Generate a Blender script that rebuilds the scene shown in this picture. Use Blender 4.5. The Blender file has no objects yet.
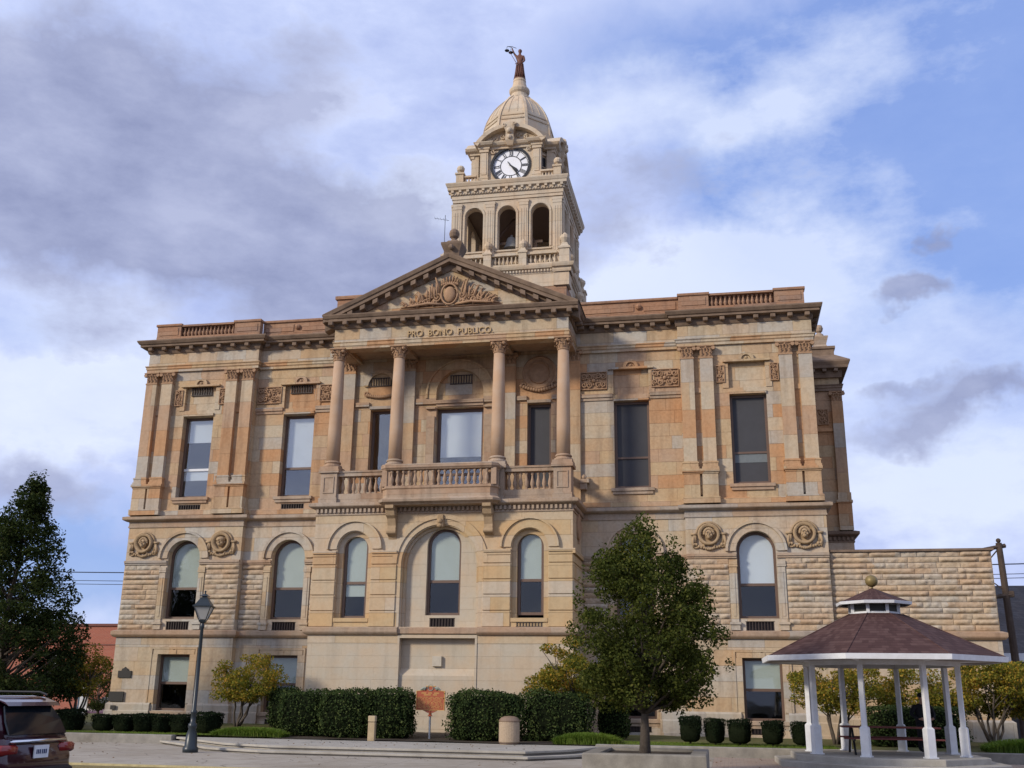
import bpy, math, random
import numpy as np
from mathutils import Vector, Matrix
from mathutils.geometry import tessellate_polygon
random.seed(7); RNG=np.random.RandomState(11)
PI=math.pi; rad=math.radians
sc=bpy.context.scene; COL=sc.collection
# ------------------------------------------------------------------ mesh builder
class MB:
    def __init__(s): s.v=[]; s.f=[]
    def add(s,vs,fs):
        o=len(s.v); s.v+= [tuple(p) for p in vs]; s.f+=[tuple(i+o for i in f) for f in fs]
    def box(s,x0,x1,y0,y1,z0,z1):
        s.add([(x0,y0,z0),(x1,y0,z0),(x1,y1,z0),(x0,y1,z0),(x0,y0,z1),(x1,y0,z1),(x1,y1,z1),(x0,y1,z1)],
              [(0,3,2,1),(4,5,6,7),(0,1,5,4),(1,2,6,5),(2,3,7,6),(3,0,4,7)])
    def bbox(s,x0,x1,y0,y1,z0,z1,b=.02):
        # box with chamfered edges
        xs=[x0,x0+b,x1-b,x1]; 
        def ring(z,i):
            a,c=(x0+i,x1-i),(y0+i,y1-i); k=max(b-i,0) if i<b else 0
            k=b
            return [(a[0]+k,c[0],z),(a[1]-k,c[0],z),(a[1],c[0]+k,z),(a[1],c[1]-k,z),(a[1]-k,c[1],z),(a[0]+k,c[1],z),(a[0],c[1]-k,z),(a[0],c[0]+k,z)]
        s.loft([ring(z0,b),ring(z0+b,0),ring(z1-b,0),ring(z1,b)])
    def loft(s,rings,cap=True,close=True):
        n=len(rings[0]); vs=[p for r in rings for p in r]; fs=[]
        for k in range(len(rings)-1):
            for i in range(n if close else n-1):
                j=(i+1)%n; fs.append((k*n+i,k*n+j,(k+1)*n+j,(k+1)*n+i))
        if cap:
            fs.append(tuple(reversed(range(n)))); fs.append(tuple(range((len(rings)-1)*n,len(rings)*n)))
        s.add(vs,fs)
    def lathe(s,prof,c=(0,0,0),n=16,axis='z',a0=0,sx=1,sy=1):
        rings=[]
        for r,h in prof:
            ring=[]
            for i in range(n):
                a=a0+2*PI*i/n; x,y=r*math.cos(a)*sx,r*math.sin(a)*sy
                if axis=='z': ring.append((c[0]+x,c[1]+y,c[2]+h))
                elif axis=='y': ring.append((c[0]+x,c[1]-h,c[2]+y))
                else: ring.append((c[0]+h,c[1]+x,c[2]+y))
            rings.append(ring)
        s.loft(rings)
    def tube(s,pts,rs,n=6):
        pts=[Vector(p) for p in pts]
        if not hasattr(rs,'__len__'): rs=[rs]*len(pts)
        rings=[]; up=None
        for i,p in enumerate(pts):
            d=(pts[min(i+1,len(pts)-1)]-pts[max(i-1,0)])
            if d.length<1e-9: d=Vector((0,0,1))
            d.normalize()
            if up is None:
                up=Vector((0,0,1)) if abs(d.z)<.9 else Vector((1,0,0))
            a=d.cross(up); 
            if a.length<1e-6: a=d.cross(Vector((1,0,0)))
            a.normalize(); b=a.cross(d); up=b if b.length>0 else up
            rings.append([tuple(p+rs[i]*(math.cos(2*PI*k/n)*a+math.sin(2*PI*k/n)*b)) for k in range(n)])
        s.loft(rings)
    def ball(s,c,r,n=10,m=6,sc_=(1,1,1)):
        rings=[]
        for j in range(m+1):
            t=-PI/2+PI*j/m; rr=max(math.cos(t),.02)
            rings.append([(c[0]+r*sc_[0]*rr*math.cos(2*PI*i/n),c[1]+r*sc_[1]*rr*math.sin(2*PI*i/n),c[2]+r*sc_[2]*math.sin(t)) for i in range(n)])
        s.loft(rings)
    def plate(s,outer,holes=(),y0=0,y1=.3,back=True,outer_side=True):
        # polygon in xz, front at y0, back at y1
        loops=[outer]+list(holes); flat=[p for l in loops for p in l]; n=len(flat)
        tris=tessellate_polygon([[Vector((p[0],p[1],0)) for p in l] for l in loops])
        vs=[(p[0],y0,p[1]) for p in flat]+[(p[0],y1,p[1]) for p in flat]; fs=[]
        for t in tris:
            a,b,c=[Vector((flat[i][0],flat[i][1])) for i in t]
            ar=(b-a).cross(c-a) if hasattr((b-a),'cross') else 0
            t=tuple(t)
            if ar<0: t=(t[0],t[2],t[1])
            fs.append(t)
            if back: fs.append((t[0]+n,t[2]+n,t[1]+n))
        o=0
        for li,l in enumerate(loops):
            m=len(l)
            A=sum(l[i][0]*l[(i+1)%m][1]-l[(i+1)%m][0]*l[i][1] for i in range(m))
            if li>0 or outer_side:
                for i in range(m):
                    j=(i+1)%m; q=(o+i,o+j,o+j+n,o+i+n)
                    ccw=A>0
                    if (li==0)==ccw: q=q[::-1]
                    fs.append(q)
            o+=m
        s.add(vs,fs)
    def run(s,prof,path,cap=True):
        # prof [(out,z)] swept along plan path; out = right-hand side of travel
        P=[Vector(p) for p in path]; N=[]
        for i in range(len(P)-1):
            d=(P[i+1]-P[i]).normalized(); N.append(Vector((d.y,-d.x)))
        rings=[]
        for i,p in enumerate(P):
            if i==0: m=N[0]
            elif i==len(P)-1: m=N[-1]
            else:
                m=(N[i-1]+N[i]); m=m/(max(m.dot(N[i]),.2))
            rings.append([(p.x+m.x*o,p.y+m.y*o,z) for o,z in prof])
        s.loft(rings,cap=cap)
    def build(s,name,mat,parent=None,smooth=False,loc=None,rz=0):
        me=bpy.data.meshes.new(name); me.from_pydata(s.v,[],s.f); me.validate(); me.update()
        if mat: me.materials.append(mat)
        if smooth: me.polygons.foreach_set('use_smooth',[True]*len(me.polygons))
        o=bpy.data.objects.new(name,me); COL.objects.link(o)
        if parent: o.parent=parent
        if loc: o.location=loc
        o.rotation_euler.z=rz
        return o
    def xform(s,M,start=0):
        s.v[start:]=[tuple(M@Vector(p)) for p in s.v[start:]]
def fix_normals(o):
    import bmesh
    bm=bmesh.new(); bm.from_mesh(o.data); bmesh.ops.recalc_face_normals(bm,faces=bm.faces); bm.to_mesh(o.data); bm.free(); return o
def arr_mesh(name,V,F,mat,parent=None,loc=None):
    # numpy verts and same-length faces
    k=F.shape[1]; me=bpy.data.meshes.new(name)
    me.vertices.add(len(V)); me.vertices.foreach_set('co',V.astype(np.float32).ravel())
    me.loops.add(F.size); me.loops.foreach_set('vertex_index',F.astype(np.int32).ravel())
    me.polygons.add(len(F)); me.polygons.foreach_set('loop_start',np.arange(0,F.size,k,dtype=np.int32))
    me.polygons.foreach_set('loop_total',np.full(len(F),k,dtype=np.int32)); me.update(calc_edges=True)
    me.materials.append(mat); o=bpy.data.objects.new(name,me); COL.objects.link(o)
    if parent: o.parent=parent
    if loc: o.location=loc
    return o
def empty(name,loc=(0,0,0),rz=0):
    o=bpy.data.objects.new(name,None); COL.objects.link(o); o.location=loc; o.rotation_euler.z=rz; o.empty_display_size=.3; return o
def tag(o,label,cat,group=None):
    o['label']=label; o['category']=cat
    if group: o['group']=group
    return o
def struct(o,kind='structure'): o['kind']=kind; return o
def cp(o,parent=None,loc=None,rz=None):
    c=o.copy(); COL.objects.link(c); c.parent=parent if parent else o.parent
    if loc is not None: c.location=loc
    if rz is not None: c.rotation_euler.z=rz
    return c
def copy_tree(o,loc=None,rz=None,label=None,parent=None):
    c=o.copy(); COL.objects.link(c); c.parent=parent
    if loc is not None: c.location=loc
    if rz is not None: c.rotation_euler.z=rz
    if label: c['label']=label
    for ch in list(o.children): copy_tree(ch,parent=c)
    return c
# ------------------------------------------------------------------ materials
class NT:
    def __init__(s,name):
        s.m=bpy.data.materials.new(name); s.m.use_nodes=True; s.t=s.m.node_tree; s.n=s.t.nodes; s.l=s.t.links
        s.b=s.n['Principled BSDF']
    def node(s,ty,**k):
        x=s.n.new(ty)
        for a,b in k.items():
            setattr(x,a,b)
        return x
    def put(s,sock,val):
        if hasattr(val,'is_linked') or hasattr(val,'links'): s.l.new(val,sock)
        else: sock.default_value=val
    def math(s,op,a,b=0,c=None):
        x=s.node('ShaderNodeMath',operation=op); s.put(x.inputs[0],a); s.put(x.inputs[1],b)
        if c is not None: s.put(x.inputs[2],c)
        return x.outputs[0]
    def mix(s,f,a,b,bt='MIX'):
        x=s.node('ShaderNodeMix',data_type='RGBA',blend_type=bt); s.put(x.inputs[0],f); s.put(x.inputs[6],a); s.put(x.inputs[7],b); return x.outputs[2]
    def noise(s,vec,scale,detail=3,rough=.55):
        x=s.node('ShaderNodeTexNoise'); x.inputs['Scale'].default_value=scale; x.inputs['Detail'].default_value=detail; x.inputs['Roughness'].default_value=rough
        if vec is not None: s.l.new(vec,x.inputs['Vector'])
        return x.outputs['Fac']
    def ramp(s,fac,stops,interp='LINEAR'):
        x=s.node('ShaderNodeValToRGB'); cr=x.color_ramp; cr.interpolation=interp
        while len(cr.elements)<len(stops): cr.elements.new(.5)
        for e,(p,c) in zip(cr.elements,stops): e.position=p; e.color=(*c,1) if len(c)==3 else c
        s.put(x.inputs[0],fac); return x.outputs[0]
    def obj(s): return s.node('ShaderNodeTexCoord').outputs['Object']
    def scale(s,vec,v):
        x=s.node('ShaderNodeVectorMath',operation='MULTIPLY'); s.l.new(vec,x.inputs[0]); x.inputs[1].default_value=v; return x.outputs[0]
    def bump(s,h,strength=.3,dist=.02):
        x=s.node('ShaderNodeBump'); x.inputs['Strength'].default_value=strength; x.inputs['Distance'].default_value=dist; s.l.new(h,x.inputs['Height']); s.l.new(x.outputs[0],s.b.inputs['Normal'])
    def rough(s,v,spec=None):
        s.b.inputs['Roughness'].default_value=v
        if spec is not None: s.b.inputs['Specular IOR Level'].default_value=spec
    def color(s,c):
        if isinstance(c,tuple): s.b.inputs['Base Color'].default_value=(*c,1)
        else: s.l.new(c,s.b.inputs['Base Color'])
C3=lambda *a:(a[0],a[1],a[2],1)
def stone(name,cols,bw=1.1,bh=.46,joint=.55,stain=.35,grain=.25,usez=True,bumpd=.012,jw=.012,rough=.85):
    t=NT(name); v=t.obj(); sp=t.node('ShaderNodeSeparateXYZ'); t.l.new(v,sp.inputs[0])
    u=t.math('ADD',sp.outputs[0],sp.outputs[1]); z=sp.outputs[2]
    rowf=t.math('DIVIDE',z,bh); row=t.math('FLOOR',rowf)
    wr=t.node('ShaderNodeTexWhiteNoise',noise_dimensions='1D'); t.l.new(row,wr.inputs['W'])
    uf=t.math('ADD',t.math('DIVIDE',u,bw),t.math('MULTIPLY',wr.outputs['Value'],1.7)); col=t.math('FLOOR',uf)
    cb=t.node('ShaderNodeCombineXYZ'); t.l.new(row,cb.inputs[0]); t.l.new(col,cb.inputs[1])
    oi=t.node('ShaderNodeObjectInfo'); t.l.new(t.math('MULTIPLY',oi.outputs['Random'],0.0),cb.inputs[2])
    wn=t.node('ShaderNodeTexWhiteNoise',noise_dimensions='3D'); t.l.new(cb.outputs[0],wn.inputs['Vector'])
    base=t.ramp(wn.outputs['Value'],cols,'CONSTANT')
    base=t.mix(.12,base,C3(*[sum(q[1][k] for q in cols)/len(cols) for k in range(3)]))
    n1=t.noise(v,1.1,4); n2=t.noise(v,9,5,.65); n3=t.noise(t.scale(v,(1.8,1.8,.22)),1.6,4)
    c=t.mix(t.math('MULTIPLY',t.ramp(n1,[(.38,(0,0,0)),(.65,(1,1,1))]),.5),base,t.mix(1,base,C3(1.12,.92,.74),'MULTIPLY'))
    c=t.mix(t.math('MULTIPLY',t.ramp(n2,[(.35,(1,1,1)),(.6,(0,0,0))]),grain),c,t.mix(1,c,C3(.62,.56,.52),'MULTIPLY'))
    c=t.mix(t.math('MULTIPLY',t.ramp(n3,[(.5,(0,0,0)),(.72,(1,1,1))]),stain),c,t.mix(1,c,C3(.5,.46,.44),'MULTIPLY'))
    def edge(f,w,s_):
        fr=t.math('FRACT',f); d=t.math('MINIMUM',fr,t.math('SUBTRACT',1,fr)); return t.math('LESS_THAN',t.math('MULTIPLY',d,s_),w)
    j=t.math('MAXIMUM',edge(rowf,jw*.6,bh),edge(uf,jw*.5,bw))
    c=t.mix(t.math('MULTIPLY',j,joint),c,t.mix(1,c,C3(.38,.32,.28),'MULTIPLY'))
    t.color(c); t.rough(rough,.25)
    h=t.math('SUBTRACT',t.math('ADD',n2,t.math('MULTIPLY',wn.outputs['Value'],.35)),t.math('MULTIPLY',j,.9))
    t.bump(h,.6,bumpd); return t.m
def plain(name,c,rough=.6,metal=0,var=.12,scale=6,bump=.0,spec=.4,tint=(.6,.58,.55)):
    t=NT(name); v=t.obj(); n=t.noise(v,scale,4,.6)
    t.color(t.mix(t.math('MULTIPLY',t.ramp(n,[(.35,(0,0,0)),(.7,(1,1,1))]),var*3),C3(*c),t.mix(1,C3(*c),C3(*tint),'MULTIPLY')))
    t.rough(rough,spec); t.b.inputs['Metallic'].default_value=metal
    if bump: t.bump(t.noise(v,scale*6,4,.7),bump,.02)
    return t.m
OR=(.46,.27,.14); TAN=(.465,.335,.205); CRM=(.49,.415,.30); GRY=(.42,.385,.325); YEL=(.48,.36,.215); PNK=(.44,.305,.20)
M={}
M['ash']=stone('orange_tan_sandstone_ashlar',[(0,TAN),(.24,OR),(.46,YEL),(.60,PNK),(.74,CRM),(.89,GRY)],1.15,.52,stain=.55,grain=.4)
M['trim']=stone('weathered_sandstone_trim',[(0,(.37,.285,.205)),(.4,(.38,.27,.185)),(.7,(.40,.325,.25)),(.9,(.36,.33,.29))],2.6,1.1,joint=.3,stain=.55,grain=.35)
M['pil']=stone('sandstone_pilaster_blocks',[(0,TAN),(.3,OR),(.45,GRY),(.62,CRM),(.78,PNK)],6.5,1.12,joint=.35,stain=.55,grain=.35)
M['low']=stone('yellow_sandstone_ashlar',[(0,(.48,.39,.265)),(.3,(.48,.40,.30)),(.6,(.47,.345,.21)),(.75,(.45,.42,.36))],1.35,.55,stain=.55,joint=.45,grain=.35)
M['rock']=stone('rock_faced_sandstone',[(0,(.48,.38,.26)),(.3,(.48,.40,.30)),(.55,(.45,.34,.23)),(.8,(.46,.41,.33))],1.1,.2,joint=.0,stain=.3,grain=.5,bumpd=.04)
M['grey']=stone('grey_weathered_stone_course',[(0,(.42,.38,.31)),(.4,(.40,.375,.33)),(.75,(.44,.35,.24))],1.3,2.0,stain=.6)
M['rust']=stone('banded_yellow_stone',[(0,(.49,.36,.20)),(.3,(.49,.39,.26)),(.6,(.49,.42,.32)),(.8,(.48,.325,.18))],4.0,.56,stain=.25)
M['red']=stone('reddish_parapet_sandstone',[(0,(.34,.20,.125)),(.4,(.36,.225,.145)),(.75,(.30,.20,.145))],1.6,.26,stain=.5,grain=.4)
M['stucco']=stone('painted_tan_stone_base',[(0,(.46,.40,.305)),(.5,(.47,.41,.315))],1.2,.42,joint=.12,stain=.2,grain=.12)
M['cream']=stone('cream_painted_tower_stone',[(0,(.56,.475,.36)),(.5,(.54,.46,.35)),(.8,(.52,.43,.31))],2.2,.7,joint=.3,stain=.4,grain=.2)
M['col']=plain('pinkish_stone_column_shaft',(.44,.285,.175),.8,var=.25,scale=2.2,bump=.2,spec=.2,tint=(1.05,1.2,1.4))
M['carve']=plain('carved_brown_sandstone',(.40,.25,.15),.9,var=.2,scale=5,bump=.5,spec=.15)
M['carvel']=plain('carved_yellow_sandstone',(.42,.30,.18),.9,var=.2,scale=5,bump=.5,spec=.15)
M['dark_trim']=plain('dark_brown_cornice_stone',(.235,.165,.115),.9,var=.25,scale=2.5,bump=.4,spec=.15,tint=(.5,.5,.52))  # dark brown with random mottling, darker than the other trim
M['frame']=plain('brown_window_frame_paint',(.135,.085,.06),.5,var=.1)
M['vent']=plain('dark_brown_louvre',(.05,.034,.027),.6)
M['room']=plain('unlit_room_dark',(.03,.03,.032),.9)  # near-black colour stands in for the darkness of unlit rooms
M['blind']=plain('pale_green_grey_blind',(.40,.43,.39),.8,var=.06,scale=1.5)
M['blindw']=plain('white_blind',(.58,.60,.63),.8,var=.05,scale=1.5)
M['screen']=plain('dark_window_screen',(.05,.05,.055),.7,var=.1,scale=2)
M['roof']=plain('grey_flat_roof_felt',(.18,.17,.16),.9)
M['white']=plain('white_paint',(.70,.71,.72),.6,var=.16,scale=5,tint=(.7,.68,.64),bump=.1)
M['black']=plain('black_paint',(.02,.02,.022),.4)
M['copper']=plain('reddish_brown_statue_metal',(.16,.065,.04),.55,metal=.2,var=.2,scale=4)
M['bronze']=plain('dark_bronze_plaque',(.03,.028,.026),.5,metal=.4)
M['soil']=plain('dark_mulch',(.06,.042,.03),.95,var=.3,scale=14,bump=1)
def glass(name='window_glass',k=.036):
    t=NT(name); t.n.remove(t.b); out=t.n['Material Output']
    tr=t.node('ShaderNodeBsdfTransparent'); tr.inputs[0].default_value=(.95,.97,.97,1)
    gl=t.node('ShaderNodeBsdfGlossy'); gl.inputs['Roughness'].default_value=.03; gl.inputs['Color'].default_value=(1,.99,.96,1)
    fr=t.node('ShaderNodeLayerWeight'); fr.inputs['Blend'].default_value=.5
    n=t.node('ShaderNodeBump'); n.inputs['Strength'].default_value=.06; n.inputs['Distance'].default_value=.05; t.l.new(t.noise(t.obj(),1.3,1),n.inputs['Height'])
    t.l.new(n.outputs[0],gl.inputs['Normal'])
    mx=t.node('ShaderNodeMixShader'); t.l.new(t.math('ADD',k,t.math('MULTIPLY',t.math('POWER',fr.outputs['Facing'],5),.5)),mx.inputs[0]); t.l.new(tr.outputs[0],mx.inputs[1]); t.l.new(gl.outputs[0],mx.inputs[2]); t.l.new(mx.outputs[0],out.inputs['Surface']); return t.m
M['glass']=glass(); M['glass2']=glass('reflective_window_glass',.13)
def leafmat(name,stops,trans=.25):
    t=NT(name); g=t.node('ShaderNodeNewGeometry'); r=g.outputs['Random Per Island']
    n=t.noise(t.obj(),1.1,2); f=t.math('ADD',t.math('MULTIPLY',r,.65),t.math('MULTIPLY',t.math('SUBTRACT',n,.3),.8))
    c=t.ramp(f,stops); t.color(c); t.rough(.85,.08)
    out=t.n['Material Output']; tl=t.node('ShaderNodeBsdfTranslucent'); t.l.new(t.mix(1,c,C3(1.4,1.5,.8),'MULTIPLY'),tl.inputs[0])
    mx=t.node('ShaderNodeMixShader'); mx.inputs[0].default_value=trans; t.l.new(t.b.outputs[0],mx.inputs[1]); t.l.new(tl.outputs[0],mx.inputs[2]); t.l.new(mx.outputs[0],out.inputs['Surface']); return t.m
M['leaf']=leafmat('dark_green_pear_leaves',[(.0,(.026,.033,.008)),(.5,(.056,.070,.014)),(.85,(.105,.108,.024)),(1,(.19,.10,.035))])
M['leafd']=leafmat('deep_green_leaves',[(.0,(.013,.021,.008)),(.5,(.027,.041,.012)),(.9,(.062,.072,.02)),(1,(.11,.065,.028))])
M['leafy']=leafmat('yellow_green_autumn_leaves',[(.0,(.055,.072,.014)),(.38,(.14,.145,.022)),(.7,(.32,.225,.035)),(1,(.42,.17,.035))],.3)
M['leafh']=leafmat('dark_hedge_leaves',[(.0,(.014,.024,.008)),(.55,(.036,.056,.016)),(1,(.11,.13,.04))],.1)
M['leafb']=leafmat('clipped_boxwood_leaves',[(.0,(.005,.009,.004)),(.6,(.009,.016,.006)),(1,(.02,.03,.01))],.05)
M['grassm']=leafmat('bright_green_blades',[(.0,(.07,.13,.02)),(.6,(.14,.20,.035)),(1,(.22,.24,.06))],.3)
M['core']=plain('painted_core_shade',(.012,.016,.008),1,var=.3,scale=20,spec=0)  # near-black: shade inside the hedges is put into this colour
M['bark']=plain('grey_brown_bark',(.10,.08,.062),.9,var=.3,scale=12,bump=.8)
# ================================================================== COURTHOUSE
CH=empty('courthouse',(-10.35,0,0)); tag(CH,'tan sandstone courthouse with a columned portico, pediment and domed clock tower','courthouse')
def arc(cx,cz,r,a0,a1,n=20): return [(cx+r*math.cos(rad(a0+(a1-a0)*i/n)),cz+r*math.sin(rad(a0+(a1-a0)*i/n))) for i in range(n+1)]
def rect(x0,x1,z0,z1): return [(x0,z0),(x1,z0),(x1,z1),(x0,z1)]
def archp(cx,hw,zb,spring,n=20): return [(cx-hw,zb),(cx+hw,zb)]+arc(cx,spring,hw,0,180,n)
def ringp(cx,spring,ro,ri,zb=None,n=22):
    o=arc(cx,spring,ro,0,180,n); i=arc(cx,spring,ri,180,0,n)
    if zb is not None: return [(cx+ri,zb),(cx+ro,zb)]+o+[(cx-ro,zb),(cx-ri,zb)]+i
    return o+i
def P(name,mat,fn,parent=CH,smooth=False,**k):
    m=MB(); fn(m); return m.build(name,M[mat] if isinstance(mat,str) else mat,parent,smooth,**k)
# ---- windows
def window(cx,zb,zt,hw,y,arch=False,rail=None,up='blind',lo=None,upf=1.0,lof=0,rw=.05,fw=.1,screen=False,g='glass',sill=None,name='window',railmat='frame'):
    yf=y
    sp=zt-hw
    def op(i,b=0):
        return archp(cx,hw-i,zb+i,sp) if arch else rect(cx-hw+i,cx+hw-i,zb+i,zt-i)
    m=MB(); m.plate(op(0.002),[op(fw)],yf,yf+.12)
    f=m.build(name,M['frame'],CH)
    if rail is None: rail=(zb+zt)/2
    r=MB(); r.box(cx-hw+fw+.002,cx+hw-fw-.002,yf+.02,yf+.1,rail-rw,rail+rw); r.build('meeting_rail',M[railmat],f)
    i=fw+.0; h=hw-i
    u=MB()
    if arch: u.plate([(cx-h,rail),(cx+h,rail)]+arc(cx,sp,h,0,180,18),(),yf+.05,yf+.056)
    else: u.plate(rect(cx-h,cx+h,rail,zt-i),(),yf+.05,yf+.056)
    l=MB(); l.plate(rect(cx-h,cx+h,zb+i,rail),(),yf+.065,yf+.071)
    if screen:
        u.build('insect_screen',M['screen'],f); l.build('insect_screen',M['screen'],f)
        if lof:
            b=MB(); b.box(cx-h,cx+h,yf+.055,yf+.06,rail-lof,rail-rw); b.build('blind',plainc('blind_behind_screen',(.16,.18,.185)),f)
    else:
        u.build('upper_pane',M[g],f); l.build('lower_pane',M[g],f)
        # blinds hang inside
        b=MB()
        if upf>0:
            hgt=(zt-i-rail)*upf
            if arch:
                top=[(cx-h,zt-i-hgt),(cx+h,zt-i-hgt)]
                if zt-i-hgt<sp: b.plate(top+arc(cx,sp,h,0,180,18),(),yf+.085,yf+.09)
            else: b.plate(rect(cx-h,cx+h,zt-i-hgt,zt-i),(),yf+.085,yf+.09)
            b.build('blind',M[up],f)
        if lof:
            b=MB(); b.plate(rect(cx-h,cx+h,rail-lof,rail-.02),(),yf+.09,yf+.095); b.build('blind',M[up],f)
    if sill:
        b=MB(); b.box(cx-hw-.14,cx+hw+.14,sill[0],y+.0,zb-.14,zb-.02); b.box(cx-hw-.08,cx+hw+.08,sill[0]+.05,y,zb-.26,zb-.14); b.build('sill',M['trim'],f)
    return f
_pc={}
def plainc(n,c):
    if n not in _pc: _pc[n]=plain(n,c,.8)
    return _pc[n]
def vent(cx,z0,z1,hw,y,parent=CH):
    m=MB(); m.box(cx-hw,cx+hw,y+.06,y+.08,z0,z1); n=int(hw*2/.11)
    for i in range(n+1):
        x=cx-hw+i*(2*hw-.03)/n; m.box(x,x+.03,y-.015,y+.06,z0,z1)
    m.box(cx-hw-.02,cx+hw+.02,y-.02,y+.05,z1,z1+.025); m.box(cx-hw-.02,cx+hw+.02,y-.02,y+.05,z0-.025,z0)
    return m.build('vent_grille',M['vent'],parent)
YP,YR,YB=-.3,0.0,-2.35      # pavilion, recess and porch planes
T=.42
segs=[(-14.15,-9.0,YP,-11.5),(-9.0,-5.0,YR,-7.03),(5.0,9.0,YR,7.03),(9.0,14.15,YP,11.56)]
# basement walls
bm_=MB(); lw=MB(); up=MB(); bnd=MB()
for x0,x1,y,c in segs:
    bm_.plate(rect(x0,x1,-.3,3.40),[rect(c-.7,c+.7,.86,3.02),rect(c-.5,c+.5,.42,.76)],y,y+T)
    bnd.plate(rect(x0,x1,3.40,3.75),(),y-.012,y+T)
    lw.plate(rect(x0,x1,3.75,8.65),[archp(c,.71,4.42,6.9),rect(c-.5,c+.5,3.98,4.3)],y,y+T)
    ua,ub=(x0 if abs(x0)<14.1 else -14.05),(x1 if abs(x1)<14.1 else 14.05)
    up.plate(rect(ua,ub,8.65,15.95),[rect(c-.7,c+.7,9.42,12.93),rect(c-.7,c+.7,13.2,14.25)]+([rect(c-.5,c+.5,8.8,9.1)] if c<0 else []),y,y+T)
# central back wall of the portico
up.plate(rect(-5,5,8.4,15.95),[rect(-1,1,9.5,12.95),archp(0,.98,13.3,13.55),rect(-3.85,-2.87,9.5,12.98),rect(2.82,3.8,9.5,12.98)],YR,YR+T)
bm_.build('basement_wall',M['low'],CH); bnd.build('stone_band',M['grey'],CH); lw.build('first_floor_wall',M['low'],CH); up.build('second_floor_wall',M['ash'],CH)
# side, rear walls, roof
P('side_wall','ash',lambda m:(m.box(-14.05,-13.63,.12,24,8.65,15.95),m.box(13.63,14.05,.12,24,8.65,15.95),m.box(-14.15,-13.73,.12,24,-.3,8.65),m.box(13.73,14.15,.12,24,-.3,8.65)))
P('rear_wall','ash',lambda m:m.box(-14.15,14.15,24,24.4,-.3,15.95))
P('flat_roof','roof',lambda m:m.box(-14.0,14.0,.45,24.3,15.6,15.95))
P('dark_backing','room',lambda m:(m.box(-13.6,13.6,2.2,2.4,-.2,15.5),m.box(-13.6,13.6,.46,2.2,8.1,8.3),m.box(-13.6,13.6,.46,2.2,3.2,3.4)))  # dark partition and floors added behind the windows as unlit rooms
for x0,x1,y,c in segs:
    big=x0 in(-14.15,9.0)
    # basement window, framed with raised border
    window(c,.86,3.02,.7,y+.26,rail=1.92,up='blind',fw=.09,sill=(y-.06,))
    vent(c,.42,.76,.5,y+.02)
    def bb(m):
        s=.05
        for a in(-1,1): m.box(c+a*.98-.035,c+a*.98+.035,y-s,y+.0,1.15,3.3)
        m.box(c-.945,c+.945,y-s,y,3.23,3.3)
        m.box(c-.9,c-.04,y-.03,y,3.03,3.225); m.box(c+.04,c+.9,y-.03,y,3.03,3.225); m.box(c-.11,c+.11,y-.05,y-.031,3.03,3.2)
        for a in(-1,1): m.box(c+a*.82-.115,c+a*.82+.115,y-.03,y,1.15,3.025)
    P('window_surround','low',bb)
    # first-floor arched window
    k={-11.5:dict(up='blind'),-7.03:dict(up='blind'),7.03:dict(up='blind'),11.56:dict(up='blindw')}[c]
    window(c,4.42,7.61,.71,y+.27,arch=True,rail=5.66,fw=.1,**k)
    vent(c,3.985,4.295,.5,y+.02)
    def ar(m):
        m.plate(ringp(c,6.87,1.02,.74),(),y-.07,y); m.plate(ringp(c,6.87,1.12,1.024),(),y-.14,y)
        m.plate(ringp(c,6.9,.738,.712),(),y-.03,y)
    P('window_arch','low',ar)
    def jm(m):
        for a in(-1,1):
            m.box(c+a*.87-.13,c+a*.87+.13,y-.06,y,4.28,6.28); m.box(c+a*.87-.05,c+a*.87+.05,y-.08,y-.061,4.5,6.1)
            m.box(c+a*.87-.16,c+a*.87+.16,y-.1,y,4.0,4.27); m.box(c+a*.87-.16,c+a*.87+.16,y-.09,y,6.29,6.36); m.box(c+a*.87-.15,c+a*.87+.15,y-.075,y,6.37,6.5)
            m.box(c+a*(.87)-.2,c+a*.87+.2,y-.15,y,4.2,4.285)
    P('window_jamb','low',jm)
    def im(m):
        for a,b in((x0 if x0!=-9. else x0+.0,c-.73),(c+.73,x1)):
            m.box(a,b,y-.1,y,6.68,6.78); m.box(a,b,y-.06,y,6.605,6.679)
    P('impost_band','trim',im)
    # second floor window
    if c<0: window(c,9.42,12.93,.7,y+.3,rail=10.65,up='blindw',g='glass2',upf=.45 if big else 1,lof=.45 if big else 0,railmat='white' if big else 'frame',sill=(y-.12,))
    else: window(c,9.42,12.93,.7,y+.2,rail=10.65,screen=True,lof=.38 if big else 0,rw=.04,railmat='frame',sill=(y-.12,))
    if c<0: vent(c,8.8,9.08,.5,y+.02); vent(c,13.9,14.22,.47,y+.07)
    def pn(m):
        m.box(c-.7,c+.7,y+.12,y+.2,13.2,14.25)
        for a in(-1,1): m.box(c+a*.82-.115,c+a*.82+.115,y-.035,y,13.2,14.22)
        m.box(c-.9,c+.9,y-.14,y,14.24,14.32); m.box(c-.7,c+.7,y-.07,y,12.94,13.06)
        m.plate(ringp(c,14.33,.3,.18,n=12),(),y-.12,y); m.plate(arc(c,14.33,.17,0,180,8),(),y-.05,y); m.ball((c,y-.06,14.4),.06,6,4)
    P('window_panel','ash',pn)
    def bd(m):
        for a,b in((x0,c-.74),(c+.74,x1)):
            a=max(a,-14.05); b=min(b,14.05)
            if big:
                a=a+1.3; b=b-1.3
                if a>b: continue
                a,b=(c-1.28,c-.74) if b<c else (c+.74,c+1.28)
            m.box(a,b,y-.1,y,13.1,13.25); m.box(a,b,y-.05,y,12.98,13.099)
    P('lintel_band','trim',bd)
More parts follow.
